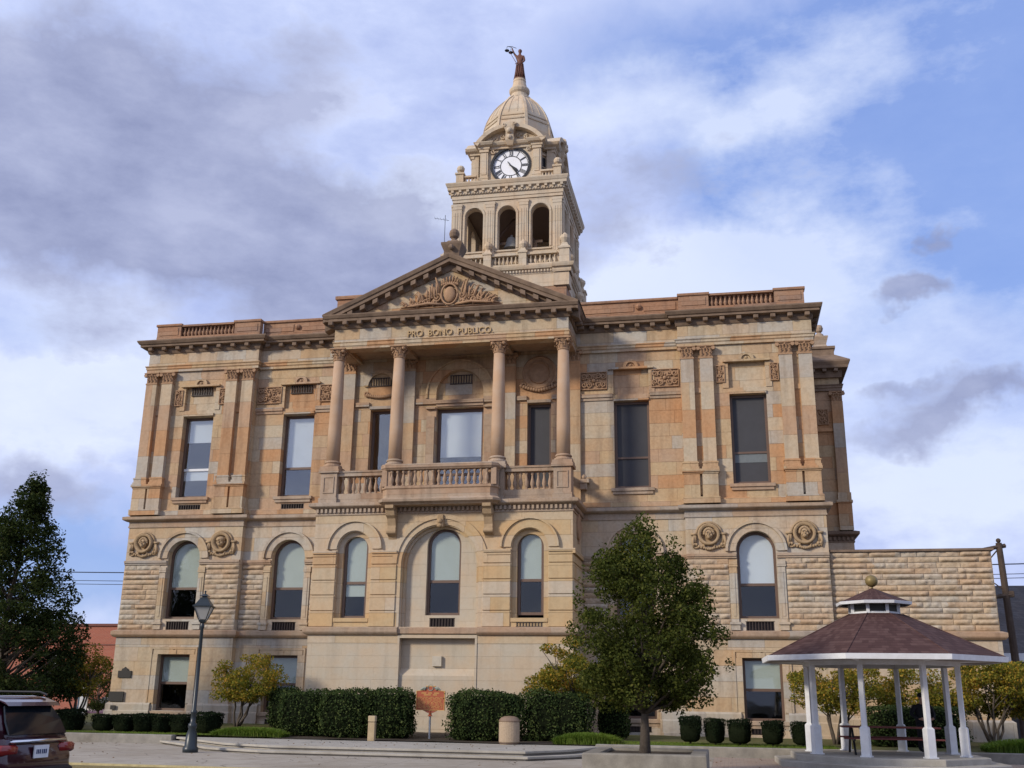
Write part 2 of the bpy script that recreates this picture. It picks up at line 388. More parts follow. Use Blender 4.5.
# porch lower storeys
def pb(m):
    m.plate(rect(-5.0,5.0,-.3,3.40),[rect(-1.5,1.5,-.25,3.62)] and [],YB,YB+.3) if False else None
    m.box(-5.0,-1.5,YB,YB+T,-.3,3.40); m.box(1.5,5.0,YB,YB+T,-.3,3.40)
    m.box(-1.5,1.5,YB+.3,YB+.6,-.3,3.72)
    for s in(-1,1): m.box(s*4.79-.21,s*4.79+.21,YB+T,0,-.3,3.40)
P('porch_base','stucco',pb)
def pl(m): # sloped ledge in niche
    m.add([(-1.5,YB+.3,2.52),(1.5,YB+.3,2.52),(1.5,YB+.09,2.26),(-1.5,YB+.09,2.26),(-1.5,YB+.09,-.3),(1.5,YB+.09,-.3)],[(0,3,2,1),(3,4,5,2)])
    m.box(-1.497,-1.42,YB-.03,YB+.29,.3,3.58); m.box(1.42,1.497,YB-.03,YB+.29,.3,3.58); m.box(-1.497,1.497,YB-.03,YB+.29,3.582,3.70)
P('niche_ledge','stucco',pl)
P('stone_band','rust',lambda m:(m.box(-5.01,-1.5,YB-.012,YB+T,3.401,3.70),m.box(1.5,5.01,YB-.012,YB+T,3.401,3.70)))
def pw(m):
    m.plate(rect(-5.0,5.0,3.75,8.65),[archp(-3.36,.68,4.22,6.85),archp(3.4,.68,4.22,6.85),archp(0,1.5,3.98,6.25,26)],YB,YB+T)
    for s in(-1,1): m.box(s*4.79-.21,s*4.79+.21,YB+T,0,3.75,8.65)
P('porch_wall','rust',pw)
P('niche_wall','stucco',lambda m:m.plate(rect(-1.7,1.7,3.76,8.0),[archp(.07,.66,4.42,6.98),rect(.07-.48,.07+.48,3.985,4.31)],YB+.34,YB+.62))
def pa(m):
    for c in(-3.36,3.4):
        m.plate(ringp(c,6.86,1.03,.70),(),YB-.06,YB); m.plate(ringp(c,6.86,1.1,1.034),(),YB-.13,YB)
        m.plate(ringp(c,6.86,.678,.50,zb=4.3),(),YB+.16,YB+.5)
        m.box(c-.68,c+.68,YB-.05,YB+.4,4.16,4.3)
    m.plate(ringp(0,6.3,1.84,1.66,n=30),(),YB-.055,YB-.002); m.plate(ringp(0,6.25,1.5,1.46,zb=3.98,n=30),(),YB+.06,YB+.3)
    m.plate(ringp(0,6.25,1.455,1.36,zb=3.98,n=30),(),YB+.24,YB+.34)
P('porch_arch','rust',pa)
P('keystone','carvel',lambda m:(m.bbox(-.13,.13,YB-.14,YB+.1,7.62,8.1,.03),m.ball((0,YB-.15,7.85),.1,8,6),m.ball((0,YB-.12,7.7),.08,8,6)))
def pi_(m):
    for a,b in((-5.0,-4.06),(-2.66,-1.66),(1.66,2.7),(4.1,5.0)):
        m.box(a,b,YB-.1,YB,6.68,6.78); m.box(a,b,YB-.05,YB,6.58,6.679)
        z=[3.98,4.56,5.14,5.69,6.27,6.57]
        for i in range(5): m.bbox(a,b,YB-.05,YB+.02,z[i]+.012,z[i+1]-.012,.015)
    m.box(5.0,5.1,YB-.1,0,6.6,6.78)
    z=[3.98,4.56,5.14,5.69,6.27,6.57]
    for i in range(5): m.bbox(4.98,5.04,YB+.0,-.02,z[i]+.012,z[i+1]-.012,.015)
P('banded_pier','rust',pi_)
window(-3.36,4.3,7.48,.49,YB+.3,arch=True,rail=5.62,up='blind',lof=.5,fw=.1)
window(3.4,4.42,7.48,.49,YB+.3,arch=True,rail=5.67,up='blind',fw=.1)
window(.07,4.42,7.64,.66,YB+.5,arch=True,rail=5.67,up='blind',fw=.1)
vent(.07,3.99,4.3,.47,YB+.36); vent(3.4,4.0,4.14,.46,YB-.02)
# corbels
for s in(-1,1):
    def cb(m):
        x=s*1.87
        pts=[(0,8.42),(.62,8.42),(.62,8.3),(.5,8.24),(.42,8.05),(.3,7.95),(.2,7.7),(.24,7.5),(.2,7.36),(.05,7.3),(0,7.2)]
        m.loft([[(x-.16,YB-o,z) for o,z in pts],[(x+.16,YB-o,z) for o,z in pts]])
        m.lathe([(.13,-.19),(.13,.19)],(x,YB-.3,8.15),10,'x'); m.lathe([(.09,-.18),(.09,.18)],(x,YB-.2,7.46),10,'x')
    P('corbel','carvel',cb)
# ---- mouldings that follow the plan
def plan(pv,pr,pb_,wx): # outline; wx = half width
    return [(-wx,24),(-wx,pv),(-9.0,pv),(-9.0,pr),(-pb_[0],pr),(-pb_[0],pb_[1]),(pb_[0],pb_[1]),(pb_[0],pr),(9.0,pr),(9.0,pv),(wx,pv),(wx,24)]
low=plan(YP,YR,(5.0,YB),14.15)
def split(path):  # broken at the porch niche and windows
    return path
# plinth (broken at the basement windows, niche)
def plinth(m):
    prof=[(0,-.3),(.16,-.3),(.16,.40),(.12,.42),(.12,.82),(.09,.86),(.09,1.08),(.03,1.15),(0,1.15)]
    P0=[(-14.15,24),(-14.15,YP),(-12.32,YP)]; m.run(prof,P0)
    m.run(prof,[(-10.68,YP),(-9.0,YP),(-9.0,YR),(-7.85,YR)]); m.run(prof,[(-6.2,YR),(-5.0,YR)])
    m.run(prof,[(5.0,YR),(6.2,YR)]); m.run(prof,[(7.85,YR),(9.0,YR),(9.0,YP),(10.74,YP)]); m.run(prof,[(12.38,YP),(14.15,YP),(14.15,24)])
P('plinth','grey',plinth)
wt=[(0,3.68),(.1,3.70),(.16,3.76),(.18,3.8),(.18,3.93),(.03,3.985),(0,3.985)]
P('water_table','trim',lambda m:(m.run(wt,[(-14.15,24),(-14.15,YP),(-9,YP),(-9,YR),(-5,YR),(-5,YB),(-1.5,YB)]),m.run(wt,[(1.5,YB),(5,YB),(5,YR),(9,YR),(9,YP),(14.15,YP),(14.15,24)]),m.run([(0,3.72),(.1,3.74),(.1,3.93),(0,3.97)],[(-1.5,YB+.02),(1.5,YB+.02)])))
belt=[(0,8.16),(.04,8.16),(.04,8.22),(.02,8.24),(.02,8.40),(.12,8.42),(.22,8.47),(.24,8.5),(.24,8.6),(.05,8.66),(0,8.66)]
def bl(m): m.run(belt,low)
P('belt_course','trim',bl)
P('second_floor_base','ash',lambda m:(m.run([(0,8.66),(.1,8.66),(.1,8.84),(.06,8.88),(0,8.88)],[(-14.05,24),(-14.05,YP),(-9,YP),(-9,YR),(-5,YR)]),m.run([(0,8.66),(.1,8.66),(.1,8.84),(.06,8.88),(0,8.88)],[(5,YR),(9,YR),(9,YP),(14.05,YP),(14.05,24)])))
def dent(m,x0,x1,y,z0,z1,out,w=.09,g=.17,side=None):
    n=int((x1-x0)/g)
    for i in range(n):
        x=x0+(i+.5)*(x1-x0)/n; m.box(x-w/2,x+w/2,y-out,y,z0,z1)
def dents(m,y0,y1,x,z0,z1,out,w=.09,g=.17):
    n=int((y1-y0)/g)
    for i in range(n):
        y=y0+(i+.5)*(y1-y0)/n; m.box(x,x+out,y-w/2,y+w/2,z0,z1)
P('porch_dentils','trim',lambda m:(dent(m,-5,-2.05,YB-.021,8.25,8.395,.09),dent(m,-1.65,1.65,YB-.021,8.25,8.395,.09),dent(m,2.05,5,YB-.021,8.25,8.395,.09),dents(m,YB,-.05,5.021,8.25,8.395,.09)))
# entablature
arch_prof=[(0,14.98),(.10,14.98),(.10,15.10),(.13,15.12),(.13,15.2),(.17,15.24),(.17,15.27),(0,15.28)]
upl=[(-14.05,24),(-14.05,YP),(-9,YP),(-9,YR),(-4.8,YR)]; upr=[(4.8,YR),(9,YR),(9,YP),(14.05,YP),(14.05,24)]
P('architrave','ash',lambda m:(m.run(arch_prof,upl),m.run(arch_prof,upr)))
P('frieze','low',lambda m:(m.run([(0,15.27),(.06,15.27),(.06,15.86),(0,15.86)],upl),m.run([(0,15.27),(.06,15.27),(.06,15.86),(0,15.86)],upr)))
corn=[(0,15.84),(.1,15.84),(.14,15.93),(.14,16.08),(.38,16.1),(.38,16.19),(.43,16.21),(.5,16.32),(.5,16.37),(.1,16.45),(0,16.45)]
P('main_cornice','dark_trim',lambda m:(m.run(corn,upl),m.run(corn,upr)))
def modl(m):
    def row(x0,x1,y,n):
        for i in range(n):
            x=x0+(i+.5)*(x1-x0)/n
            m.bbox(x-.1,x+.1,y-.34,y-.12,15.93,16.09,.02)
    row(-14.3,-9.1,YP,8); row(-8.9,-5.2,YR,6); row(5.2,8.9,YR,6); row(9.1,14.3,YP,8)
    for k in range(12):
        y=.3+k*.64; m.bbox(14.17,14.4,y-.1,y+.1,15.93,16.09,.02)
P('cornice_modillion','dark_trim',modl)
# parapet
def par(m):
    base=[(0,16.45),(.02,16.45),(.02,16.62),(-.03,16.64),(-.03,16.68)]
    for s in(-1,1):
        def bx(a,b,y0,y1,z0,z1): m.box(min(s*a,s*b),max(s*a,s*b),y0,y1,z0,z1)
        bx(9.02,13.92,YP-.02,YP+.32,16.45,16.64)
        for a,b in((9.02,10.22),(12.78,13.92)):
            bx(a,b,YP,YP+.3,16.64,17.14); bx(a+.12,b-.12,YP-.025,YP,16.72,17.04); 
        bx(8.98,10.26,YP-.05,YP+.35,17.14,17.24); bx(12.74,13.97,YP-.05,YP+.35,17.14,17.24); bx(10.26,12.74,YP-.02,YP+.32,17.10,17.18); bx(10.22,12.78,YP+.24,YP+.3,16.6,17.1)
        bx(4.2,9.02,YR+.02,YR+.3,16.45,16.62); bx(4.2,9.02,YR+.05,YR+.28,16.62,17.14); bx(5.2,7.2,YR+.02,YR+.05,16.72,17.04); bx(7.6,8.9,YR+.02,YR+.05,16.72,17.04); bx(4.2,9.0,YR-.02,YR+.32,17.14,17.24)
        m.box(s*13.77-.15,s*13.77+.15,YP+.3,24,16.45,17.2)
        m.ball((s*7.4,YR+.03,16.9),.13,8,6)
par_o=P('parapet','red',par)
def bal_mesh(h,r=.07,n=8):
    m=MB(); m.lathe([(r*.95,0),(r*.95,h*.06),(r*.55,h*.1),(r*.6,h*.16),(r,h*.32),(r*.95,h*.42),(r*.5,h*.68),(r*.45,h*.82),(r*.8,h*.86),(r*.8,h)],(0,0,0),n)
    return m
b0=bal_mesh(.46,.075).build('baluster',M['red'],par_o,True)
first=True
for s in(-1,1):
    for i in range(14):
        x=s*(10.35+i*2.3/13)
        if first: b0.location=(x,YP+.15,16.64); first=False
        else: cp(b0,loc=(x,YP+.15,16.64))
# ---- pilasters with capitals
def capital(m,w,h,z,x,y,d,half=True):
    # leafy capital: bell, two rows of leaf wedges, corner scrolls, abacus
    m.loft([[(x+a*(w*.5*k),y-b*(d*k),z+zz) for a,b in((-1,0),(-1,1),(1,1),(1,0))] for k,zz in((1,0),(1.0,h*.5),(1.22,h*.86))])
    m.loft([[(x+a*(w*.5*k),y-b*(d+w*.5*(k-1)),z+zz) for a,b in((-1,0),(-1,1),(1,1),(1,0))] for k,zz in((1.3,h*.86),(1.42,h*.93),(1.42,h))])
    for r,(z0,n) in enumerate(((.08,3),(.42,4))):
        for i in range(n):
            xx=x-w*.5+(i+.5)*w/n
            m.loft([[(xx-.05,y-d-.01,z+h*z0),(xx+.05,y-d-.01,z+h*z0),(xx,y-d-.02,z+h*z0)],[(xx-.06,y-d-.05,z+h*(z0+.3)),(xx+.06,y-d-.05,z+h*(z0+.3)),(xx,y-d-.1,z+h*(z0+.33))],[(xx-.03,y-d-.09,z+h*(z0+.26)),(xx+.03,y-d-.09,z+h*(z0+.26)),(xx,y-d-.12,z+h*(z0+.24))]])
    for a in(-1,1): m.lathe([(.075,-.05),(.09,0),(.075,.05)],(x+a*w*.6,y-d-.03,z+h*.76),8,'y')
    m.ball((x,y-d-.05,z+h*.8),.05,6,4)
pil0=None
def pilaster(x,y,w=.5):
    m=MB(); m.box(x-w/2,x+w/2,y-.2,y,10.28,14.46)
    p=m.build('pilaster',M['pil'],CH)
    c=MB(); capital(c,w*.96,.46,14.46,x,y,.19); c.box(x-w/2-.02,x+w/2+.02,y-.22,y,14.4,14.46); c.build('capital',M['carve'],p)
    b=MB(); b.box(x-w/2-.07,x+w/2+.07,y-.27,y,9.97,10.06); b.box(x-w/2-.04,x+w/2+.04,y-.24,y,10.06,10.2); b.box(x-w/2-.06,x+w/2+.06,y-.26,y,10.2,10.25); b.box(x-w/2-.02,x+w/2+.02,y-.22,y,10.25,10.28); b.build('pilaster_base',M['ash'],p)
    return p
for s in(-1,1):
    for a,b in((9.29,10.03),(13.05,13.79)):
        for x in(a,b): pilaster(s*x,YP)
        def pd(m):
            x0,x1=sorted((s*(a-.27),s*(b+.27)))
            xm=(x0+x1)/2
            m.box(x0-.06,x1+.06,YP-.34,YP,9.85,9.965); m.box(x0-.02,x1+.02,YP-.29,YP,9.79,9.849)
            m.box(x0,xm-.045,YP-.26,YP,8.9,9.79); m.box(xm+.045,x1,YP-.26,YP,8.9,9.79); m.box(x0-.05,x1+.05,YP-.3,YP-.1,8.66,8.9)
            m.box(xm-.045,xm+.045,YP-.12,YP,9.0,9.79)
            m.box(xm-.12,xm+.12,YP-.04,YP,13.05,13.25)
        P('pilaster_pedestal','ash',pd)
# back pilasters inside portico
for x in(-4.8,-2.17,2.1,4.75):
    m=MB(); m.box(x-.25,x+.25,-.16,0,8.66,14.66); p=m.build('portico_pilaster',M['pil'],CH)
    c=MB(); capital(c,.48,.46,14.66,x,0,.15); c.build('capital',M['carve'],p)
# portico back wall trim
def tr(m):
    for a,b in((-4.5,-3.9),(-2.83,-2.45),(2.38,2.8),(3.83,4.45)): m.box(a,b,-.1,0,13.12,13.3)
    m.box(-1.9,-1.0,-.1,0,13.12,13.36); m.box(1.0,1.85,-.1,0,13.12,13.36); m.box(-1,1,-.06,0,13.0,13.12); m.box(-1.,1.,-.13,0,13.12,13.26)
    m.box(-3.88,-2.85,-.08,0,13.0,13.12); m.box(2.82,3.8,-.08,0,13.0,13.12)
    for a in(-1,1): m.box(a*1.22-.17,a*1.22+.17,-.08,0,8.66,12.6); m.box(a*1.22-.2,a*1.22+.2,-.13,0,12.9,12.98)
P('portico_band','trim',tr)
P('portico_arch','ash',lambda m:(m.plate(ringp(0,13.55,1.36,1.0,zb=13.36),(),-.1,0),m.plate(ringp(0,13.55,1.44,1.364,zb=13.36),(),-.16,0),m.plate(archp(0,.98,13.3,13.55),(),.12,.2)))
vent(0,14.0,14.34,.46,.08)
P('portico_arch','ash',lambda m:(m.plate(ringp(-3.45,14.0,.72,.54),(),-.1,-.002)))
vent(-3.45,14.02,14.34,.46,-.03)
window(0,9.5,12.95,1.0,.28,rail=10.2,up='blindw',g='glass2',upf=.72,fw=.13)
window(-3.36,9.5,12.98,.49,.28,rail=10.4,up='blindw',g='glass2',upf=.0,fw=.1)
window(3.31,9.5,12.98,.49,.22,rail=10.4,screen=True,fw=.1,rw=.04)
# ---- carved work
def scroll(m,cx,cz,y,r,turns=1.3,dir=1,a0=0,t=.03):
    pts=[];rs=[]
    for i in range(15):
        k=i/14; a=a0+dir*turns*2*PI*k; rr=r*(1-k*.8); pts.append((cx+rr*math.cos(a),y-.03-.03*k,cz+rr*math.sin(a))); rs.append(t*(1.2-.4*k))
    m.tube(pts,rs,5)
def relief(x0,x1,z0,z1,y,seed):
    R=random.Random(seed)
    def f(m):
        m.box(x0,x1,y-.02,y,z0,z1); w=x1-x0; h=z1-z0; cx=(x0+x1)/2; cz=(z0+z1)/2
        for a,b,c,d in((x0,x1,z0,z0+.03),(x0,x1,z1-.03,z1),(x0,x0+.03,z0+.031,z1-.031),(x1-.03,x1,z0+.031,z1-.031)): m.box(a,b,y-.08,y-.021,c,d)
        if w>h:
            for s in(-1,1):
                for k,(px,pz) in enumerate(((.17,.25),(.17,-.25),(.36,.24),(.36,-.22))):
                    scroll(m,cx+s*w*px,cz+h*pz,y-.03,h*.17,1.4,s*(1 if k%2 else -1),R.random()*6,.028)
            m.ball((cx,y-.06,cz),.09,8,5)
            for k in range(8): m.ball((cx+.15*math.cos(k*PI/4),y-.04,cz+.15*math.sin(k*PI/4)),.055,6,4)
        else:
            for k in range(4):
                scroll(m,cx+(-1)**k*w*.1,z0+h*(k+.6)/4.4,y-.03,w*.26,1.3,(-1)**k,R.random()*6,.022)
        for k in range(10): m.ball((x0+.06+R.random()*(w-.12),y-.03,z0+.06+R.random()*(h-.12)),.035,5,4)
    return P('carved_relief_panel','carve',f)
for a,b,y in((-9.0+.03,-7.88,YR),(-6.14,-5.1,YR),(5.0,6.08,YR),(7.84,8.93,YR)): relief(a,b,13.44,14.18,y,int(a*10))
for a,b in((-12.66,-12.31),(-10.6,-10.26),(10.38,10.72),(12.44,12.76)): relief(a,b,13.42,14.13,YP,int(a*7))
def head(cx,cz,y,kind):
    R=random.Random(kind)
    ring=MB()
    ring.lathe([(.42,0),(.42,.1),(.38,.2),(.34,.15),(.31,.17),(.29,.01),(.0,.01)],(cx,y,cz),22,'y')
    ring.plate(ringp(cx,cz,.50,.43,n=14),(),y-.07,y)
    for s in(-1,1):
        ring.box(cx+s*.54-.13,cx+s*.54+.13,y-.1,y,cz-.02,cz+.06); ring.box(cx+s*.52-.06,cx+s*.52+.06,y-.08,y,cz-.3,cz-.021)
        scroll(ring,cx+s*.5,cz-.4,y,.12,1.2,s,0,.035)
        for k in range(5): ring.ball((cx+s*(.2+.09*k),y-.06,cz-.42-.06*math.sin(k*1.3)),.06,6,5)
        ring.tube([(cx+s*.56,y-.05,cz-.05),(cx+s*.6,y-.07,cz-.25),(cx+s*.58,y-.06,cz-.5)],[.04,.06,.03],6)
    for k in range(7): ring.ball((cx-.18+.06*k,y-.08,cz-.5-.05*math.sin(k*PI/6)),.055,6,5)
    r=ring.build('medallion',M['carvel'],CH,True)
    h=MB()
    h.ball((cx,y-.1,cz-.01),.175,14,10,(.82,.8,1.08))          # skull
    h.ball((cx,y-.2,cz-.1),.1,10,8,(.9,.7,.8))                 # jaw
    h.loft([[(cx-.02,y-.24,cz+.03),(cx+.02,y-.24,cz+.03),(cx,y-.25,cz+.04)],[(cx-.035,y-.26,cz-.05),(cx+.035,y-.26,cz-.05),(cx,y-.31,cz-.045)],[(cx-.02,y-.24,cz-.07),(cx+.02,y-.24,cz-.07),(cx,y-.26,cz-.075)]])
    for s in(-1,1):
        h.ball((cx+s*.065,y-.235,cz+.045),.028,6,5); h.tube([(cx+s*.02,y-.245,cz+.075),(cx+s*.12,y-.215,cz+.07)],.018,5); h.ball((cx+s*.09,y-.2,cz-.05),.05,6,5); h.ball((cx+s*.17,y-.1,cz),.05,6,5,(.5,1,1))
    h.tube([(cx-.05,y-.255,cz-.1),(cx+.05,y-.255,cz-.1)],.016,5)
    if kind%2: # cap
        h.ball((cx,y-.11,cz+.11),.2,12,8,(.95,.85,.6)); h.tube([(cx-.17,y-.16,cz+.09),(cx,y-.27,cz+.11),(cx+.17,y-.16,cz+.09)],.03,6)
    else:
        for k in range(11):
            a=PI*k/10; h.ball((cx+.17*math.cos(a),y-.13,cz+.02+.19*math.sin(a)),.055,6,5)
    h.build('carved_head',M['carvel'],r,True)
for i,(x,z) in enumerate(((-13.36,7.5),(-9.88,7.5),(9.86,7.5),(13.33,7.5))): head(x,z,YP,i*3+(1 if i==3 else 0))
# portico round medallion + garlands
def rm(m):
    c=(3.32,0,14.26); m.lathe([(.72,0),(.72,.06),(.66,.12),(.58,.06),(.47,.05),(.45,.12),(.41,.06),(.4,.03),(0,.03)],c,28,'y')
    for k in range(15):
        t=-1+2*k/14; m.ball((3.32+t*.75,-.1,13.62-.12*(1-t*t)+.1*abs(t)),.075,6,5)
    for s in(-1,1): scroll(m,3.32+s*.62,13.75,-.02,.16,1.2,s,0,.04)
P('round_medallion','carve',rm)
def gl(m):
    for k in range(15):
        t=-1+2*k/14; m.ball((-3.42+t*.6,-.08,13.62-.1*(1-t*t)),.075,6,5)
    for s in(-1,1): scroll(m,-3.42+s*.62,13.68,-.02,.14,1.2,s,0,.04)
P('garland','carve',gl)
# small shield ornament on the porch side and rosette
P('side_ornament','carve',lambda m:(m.lathe([(.3,0),(.3,.08),(.2,.12),(0,.1)],(5.0,-1.15,7.75),12,'x',sy=1.7),m.tube([(5.06,-1.15,8.1),(5.1,-1.0,7.7),(5.06,-1.15,7.1)],[.05,.08,.03],6)))
# ---- portico columns
def column(x,zb):
    z0=zb; m=MB(); n=24
    m.lathe([(.262,10.36),(.262,11.6),(.25,12.8),(.215,14.5)],(x,-1.98,0),n)
    p=m.build('column',M['col'],CH,True)
    b=MB(); b.box(x-.38,x+.38,-2.36,-1.6,9.98,10.1); b.lathe([(.36,10.1),(.375,10.14),(.36,10.19),(.30,10.2),(.29,10.25),(.32,10.27),(.33,10.3),(.3,10.34),(.265,10.36)],(x,-1.98,0),n)
    b.build('column_base',M['trim'],p)
    c=MB(); y=-1.98
    c.lathe([(.215,14.5),(.245,14.52),(.245,14.56),(.21,14.58),(.22,14.8),(.3,14.95)],(x,y,0),16)
    for r,(z_,rr) in enumerate(((14.58,.22),(14.72,.235))):
        for k in range(8):
            a=2*PI*(k+.5*r)/8; ca,sa=math.cos(a),math.sin(a)
            pt=lambda d,zz,w:[(x+ca*d-sa*w,y+sa*d+ca*w,zz),(x+ca*d+sa*w,y+sa*d-ca*w,zz),(x+ca*(d+.02),y+sa*(d+.02),zz)]
            c.loft([pt(rr,z_,.05),pt(rr+.04,z_+.12,.06),pt(rr+.1,z_+.15,.04),pt(rr+.11,z_+.11,.02)])
    for k in range(4):
        a=PI/4+k*PI/2; c.ball((x+.32*math.cos(a),y+.32*math.sin(a),14.89),.085,8,6)
    c.loft([[(x-s_,y-s_,z),(x+s_,y-s_,z),(x+s_,y+s_,z),(x-s_,y+s_,z)] for s_,z in((.3,14.93),(.33,14.95),(.33,15.0))])
    c.build('capital',M['carve'],p)
    q=MB()
    q.box(x-.33,x+.33,-2.3,-1.62,8.66,9.85); q.box(x-.41,x+.41,-2.38,-1.56,9.85,9.98); q.box(x-.37,x+.37,-2.34,-1.58,8.66,8.86)
    # raised border of the panel
    for a,b_,c_,d in((x-.22,x+.22,9.66,9.7),(x-.22,x+.22,9.05,9.09),(x-.22,x-.18,9.09,9.66),(x+.18,x+.22,9.09,9.66)): q.box(a,b_,-2.33,-2.3,c_,d)
    q.build('pedestal',M['trim'],p)
for x in(-4.6,-2.05,2.05,4.6): column(x,0)
# balcony floor, parapet
P('portico_floor','trim',lambda m:(m.box(-5,5,YB+.01,0,8.4,8.655)))
P('portico_soffit','trim',lambda m:(m.box(-4.6,4.6,-1.75,0,15.2,15.25),m.box(-4.85,-4.4,-1.8,-.02,14.98,15.6),m.box(4.4,4.85,-1.8,-.02,14.98,15.6),m.box(-2.25,-1.85,-1.75,0,15.05,15.199),m.box(1.85,2.25,-1.75,0,15.05,15.199)))
def slab(m):
    def bow(o,z):
        w=2.28+o; y0=-3.0-o; k=.22
        return [(-w,YB,z),(-w,y0+k,z),(-w+k,y0,z),(w-k,y0,z),(w,y0+k,z),(w,YB,z)]
    m.loft([bow(-.1,8.42),bow(-.06,8.46),bow(.06,8.52),bow(.08,8.6),bow(0,8.66),bow(-.06,8.7),bow(-.06,9.0),bow(-.02,9.04),bow(-.02,9.12),bow(-.08,9.14)])
bal=P('balcony','trim',slab)
def rail(m):
    pth=[(-2.22,YB-.0),(-2.22,-2.84),(-2.04,-2.98),(2.04,-2.98),(2.22,-2.84),(2.22,YB)]
    m.run([(-.28,9.74),(0,9.74),(.03,9.78),(.07,9.82),(.07,9.92),(.03,9.96),(-.3,9.96)],pth)
    for s in(-1,1):
        m.box(*sorted((s*2.4,s*4.28)),-2.2,-1.86,9.72,9.86); m.box(*sorted((s*2.4,s*4.28)),-2.24,-1.82,9.861,9.93); m.box(*sorted((s*2.38,s*4.3)),-2.22,-1.8,8.66,9.02)
    m.box(4.35,4.65,-1.6,-.1,9.72,9.93); m.box(4.35,4.65,-1.6,-.1,8.66,9.02)
    for x,y in((-2.12,-2.84),(2.12,-2.84),(-2.12,-2.5),(2.12,-2.5)): m.box(x-.1,x+.1,y-.1,y+.1,9.12,9.75)
    m.box(-2.2,-1.9,-2.9,-2.7,9.12,9.75)
    m.box(5.0,5.35,-.35,0,9.6,9.75); m.box(5.0,5.25,-.3,0,9.35,9.6); m.ball((5.15,-.2,9.85),.1,8,6)
ro=P('balcony_rail','trim',rail)
b1=bal_mesh(.62,.085).build('baluster',M['trim'],ro,True); b1.location=(-1.85,-2.86,9.13)
for i in range(1,17): cp(b1,loc=(-1.85+i*3.7/16,-2.86,9.13))
b2=bal_mesh(.71,.085).build('baluster',M['trim'],ro,True); b2.location=(-4.1,-2.03,9.02)
for s in(-1,1):
    for i in range(8):
        if s==-1 and i==0: continue
        cp(b2,loc=(s*(4.1-i*.225),-2.03,9.02))
# ---- porch entablature and pediment
YE=-2.1
P('portico_architrave','ash',lambda m:m.run([(-.5,15.0),(.0,15.0),(0,15.12),(.03,15.13),(.03,15.25),(.06,15.27),(.06,15.3),(-.5,15.3)],[(-4.82,0),(-4.82,YE),(4.82,YE),(4.82,0)]))
P('portico_frieze','low',lambda m:m.run([(-.5,15.3),(.0,15.3),(0,15.88),(-.5,15.88)],[(-4.82,0),(-4.82,YE),(4.82,YE),(4.82,0)]))
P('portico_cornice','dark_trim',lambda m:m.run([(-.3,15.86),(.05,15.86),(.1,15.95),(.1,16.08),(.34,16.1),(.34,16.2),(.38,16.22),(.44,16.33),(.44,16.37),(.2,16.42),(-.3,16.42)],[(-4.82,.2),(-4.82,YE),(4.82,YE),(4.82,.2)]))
def pm(m):
    for i in range(17):
        x=-4.9+i*9.8/16; m.bbox(x-.1,x+.1,YE-.38,YE-.1,15.94,16.1,.02)
    for i in range(4): m.bbox(4.92,5.2,-1.9+i*.55-.1,-1.9+i*.55+.1,15.94,16.1,.02)
P('cornice_modillion','dark_trim',pm)
ZT=16.42
P('tympanum','ash',lambda m:m.plate([(-4.5,ZT-.05),(4.5,ZT-.05),(0,18.35)],(),YE+.02,YE+.5))
def rake(m):
    # raking cornices: swept profile (out, up)
    prof=[(-.4,-.62),(.05,-.62),(.08,-.5),(.08,-.36),(.34,-.34),(.34,-.2),(.39,-.17),(.43,-.03),(.43,0),(-.4,.0)]
    for s in(-1,1):
        a=(s*5.24,16.40); b=(0,18.76)
        rings=[]
        for px,pz in(a,b): rings.append([(px,YE-o,pz+u) for o,u in prof])
        if s>0: rings=rings[::-1]
        m.loft(rings)
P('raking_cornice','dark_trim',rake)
def rmod(m):
    for s in(-1,1):
        for i in range(9):
            t=(i+.7)/9.5; x=s*5.0*(1-t); z=16.52+t*2.23-.38-.08
            if t<.12: continue
            m.loft([[(x-.1,YE-.37,z-.14-s*.045*-1),(x+.1,YE-.37,z-.14+s*-.045),(x+.1,YE-.08,z-.14+s*-.045),(x-.1,YE-.08,z-.14+s*.045)],[(x-.1,YE-.37,z+.04+s*.045),(x+.1,YE-.37,z+.04-s*.045),(x+.1,YE-.08,z+.04-s*.045),(x-.1,YE-.08,z+.04+s*.045)]])
P('raking_modillion','dark_trim',rmod)
P('pediment_roof','roof',lambda m:m.add([(-5.3,YE-.3,16.4),(0,YE-.3,18.76),(5.3,YE-.3,16.4),(-5.3,3,16.4),(0,3,18.76),(5.3,3,16.4)],[(0,1,4,3),(1,2,5,4),(3,4,5)]))
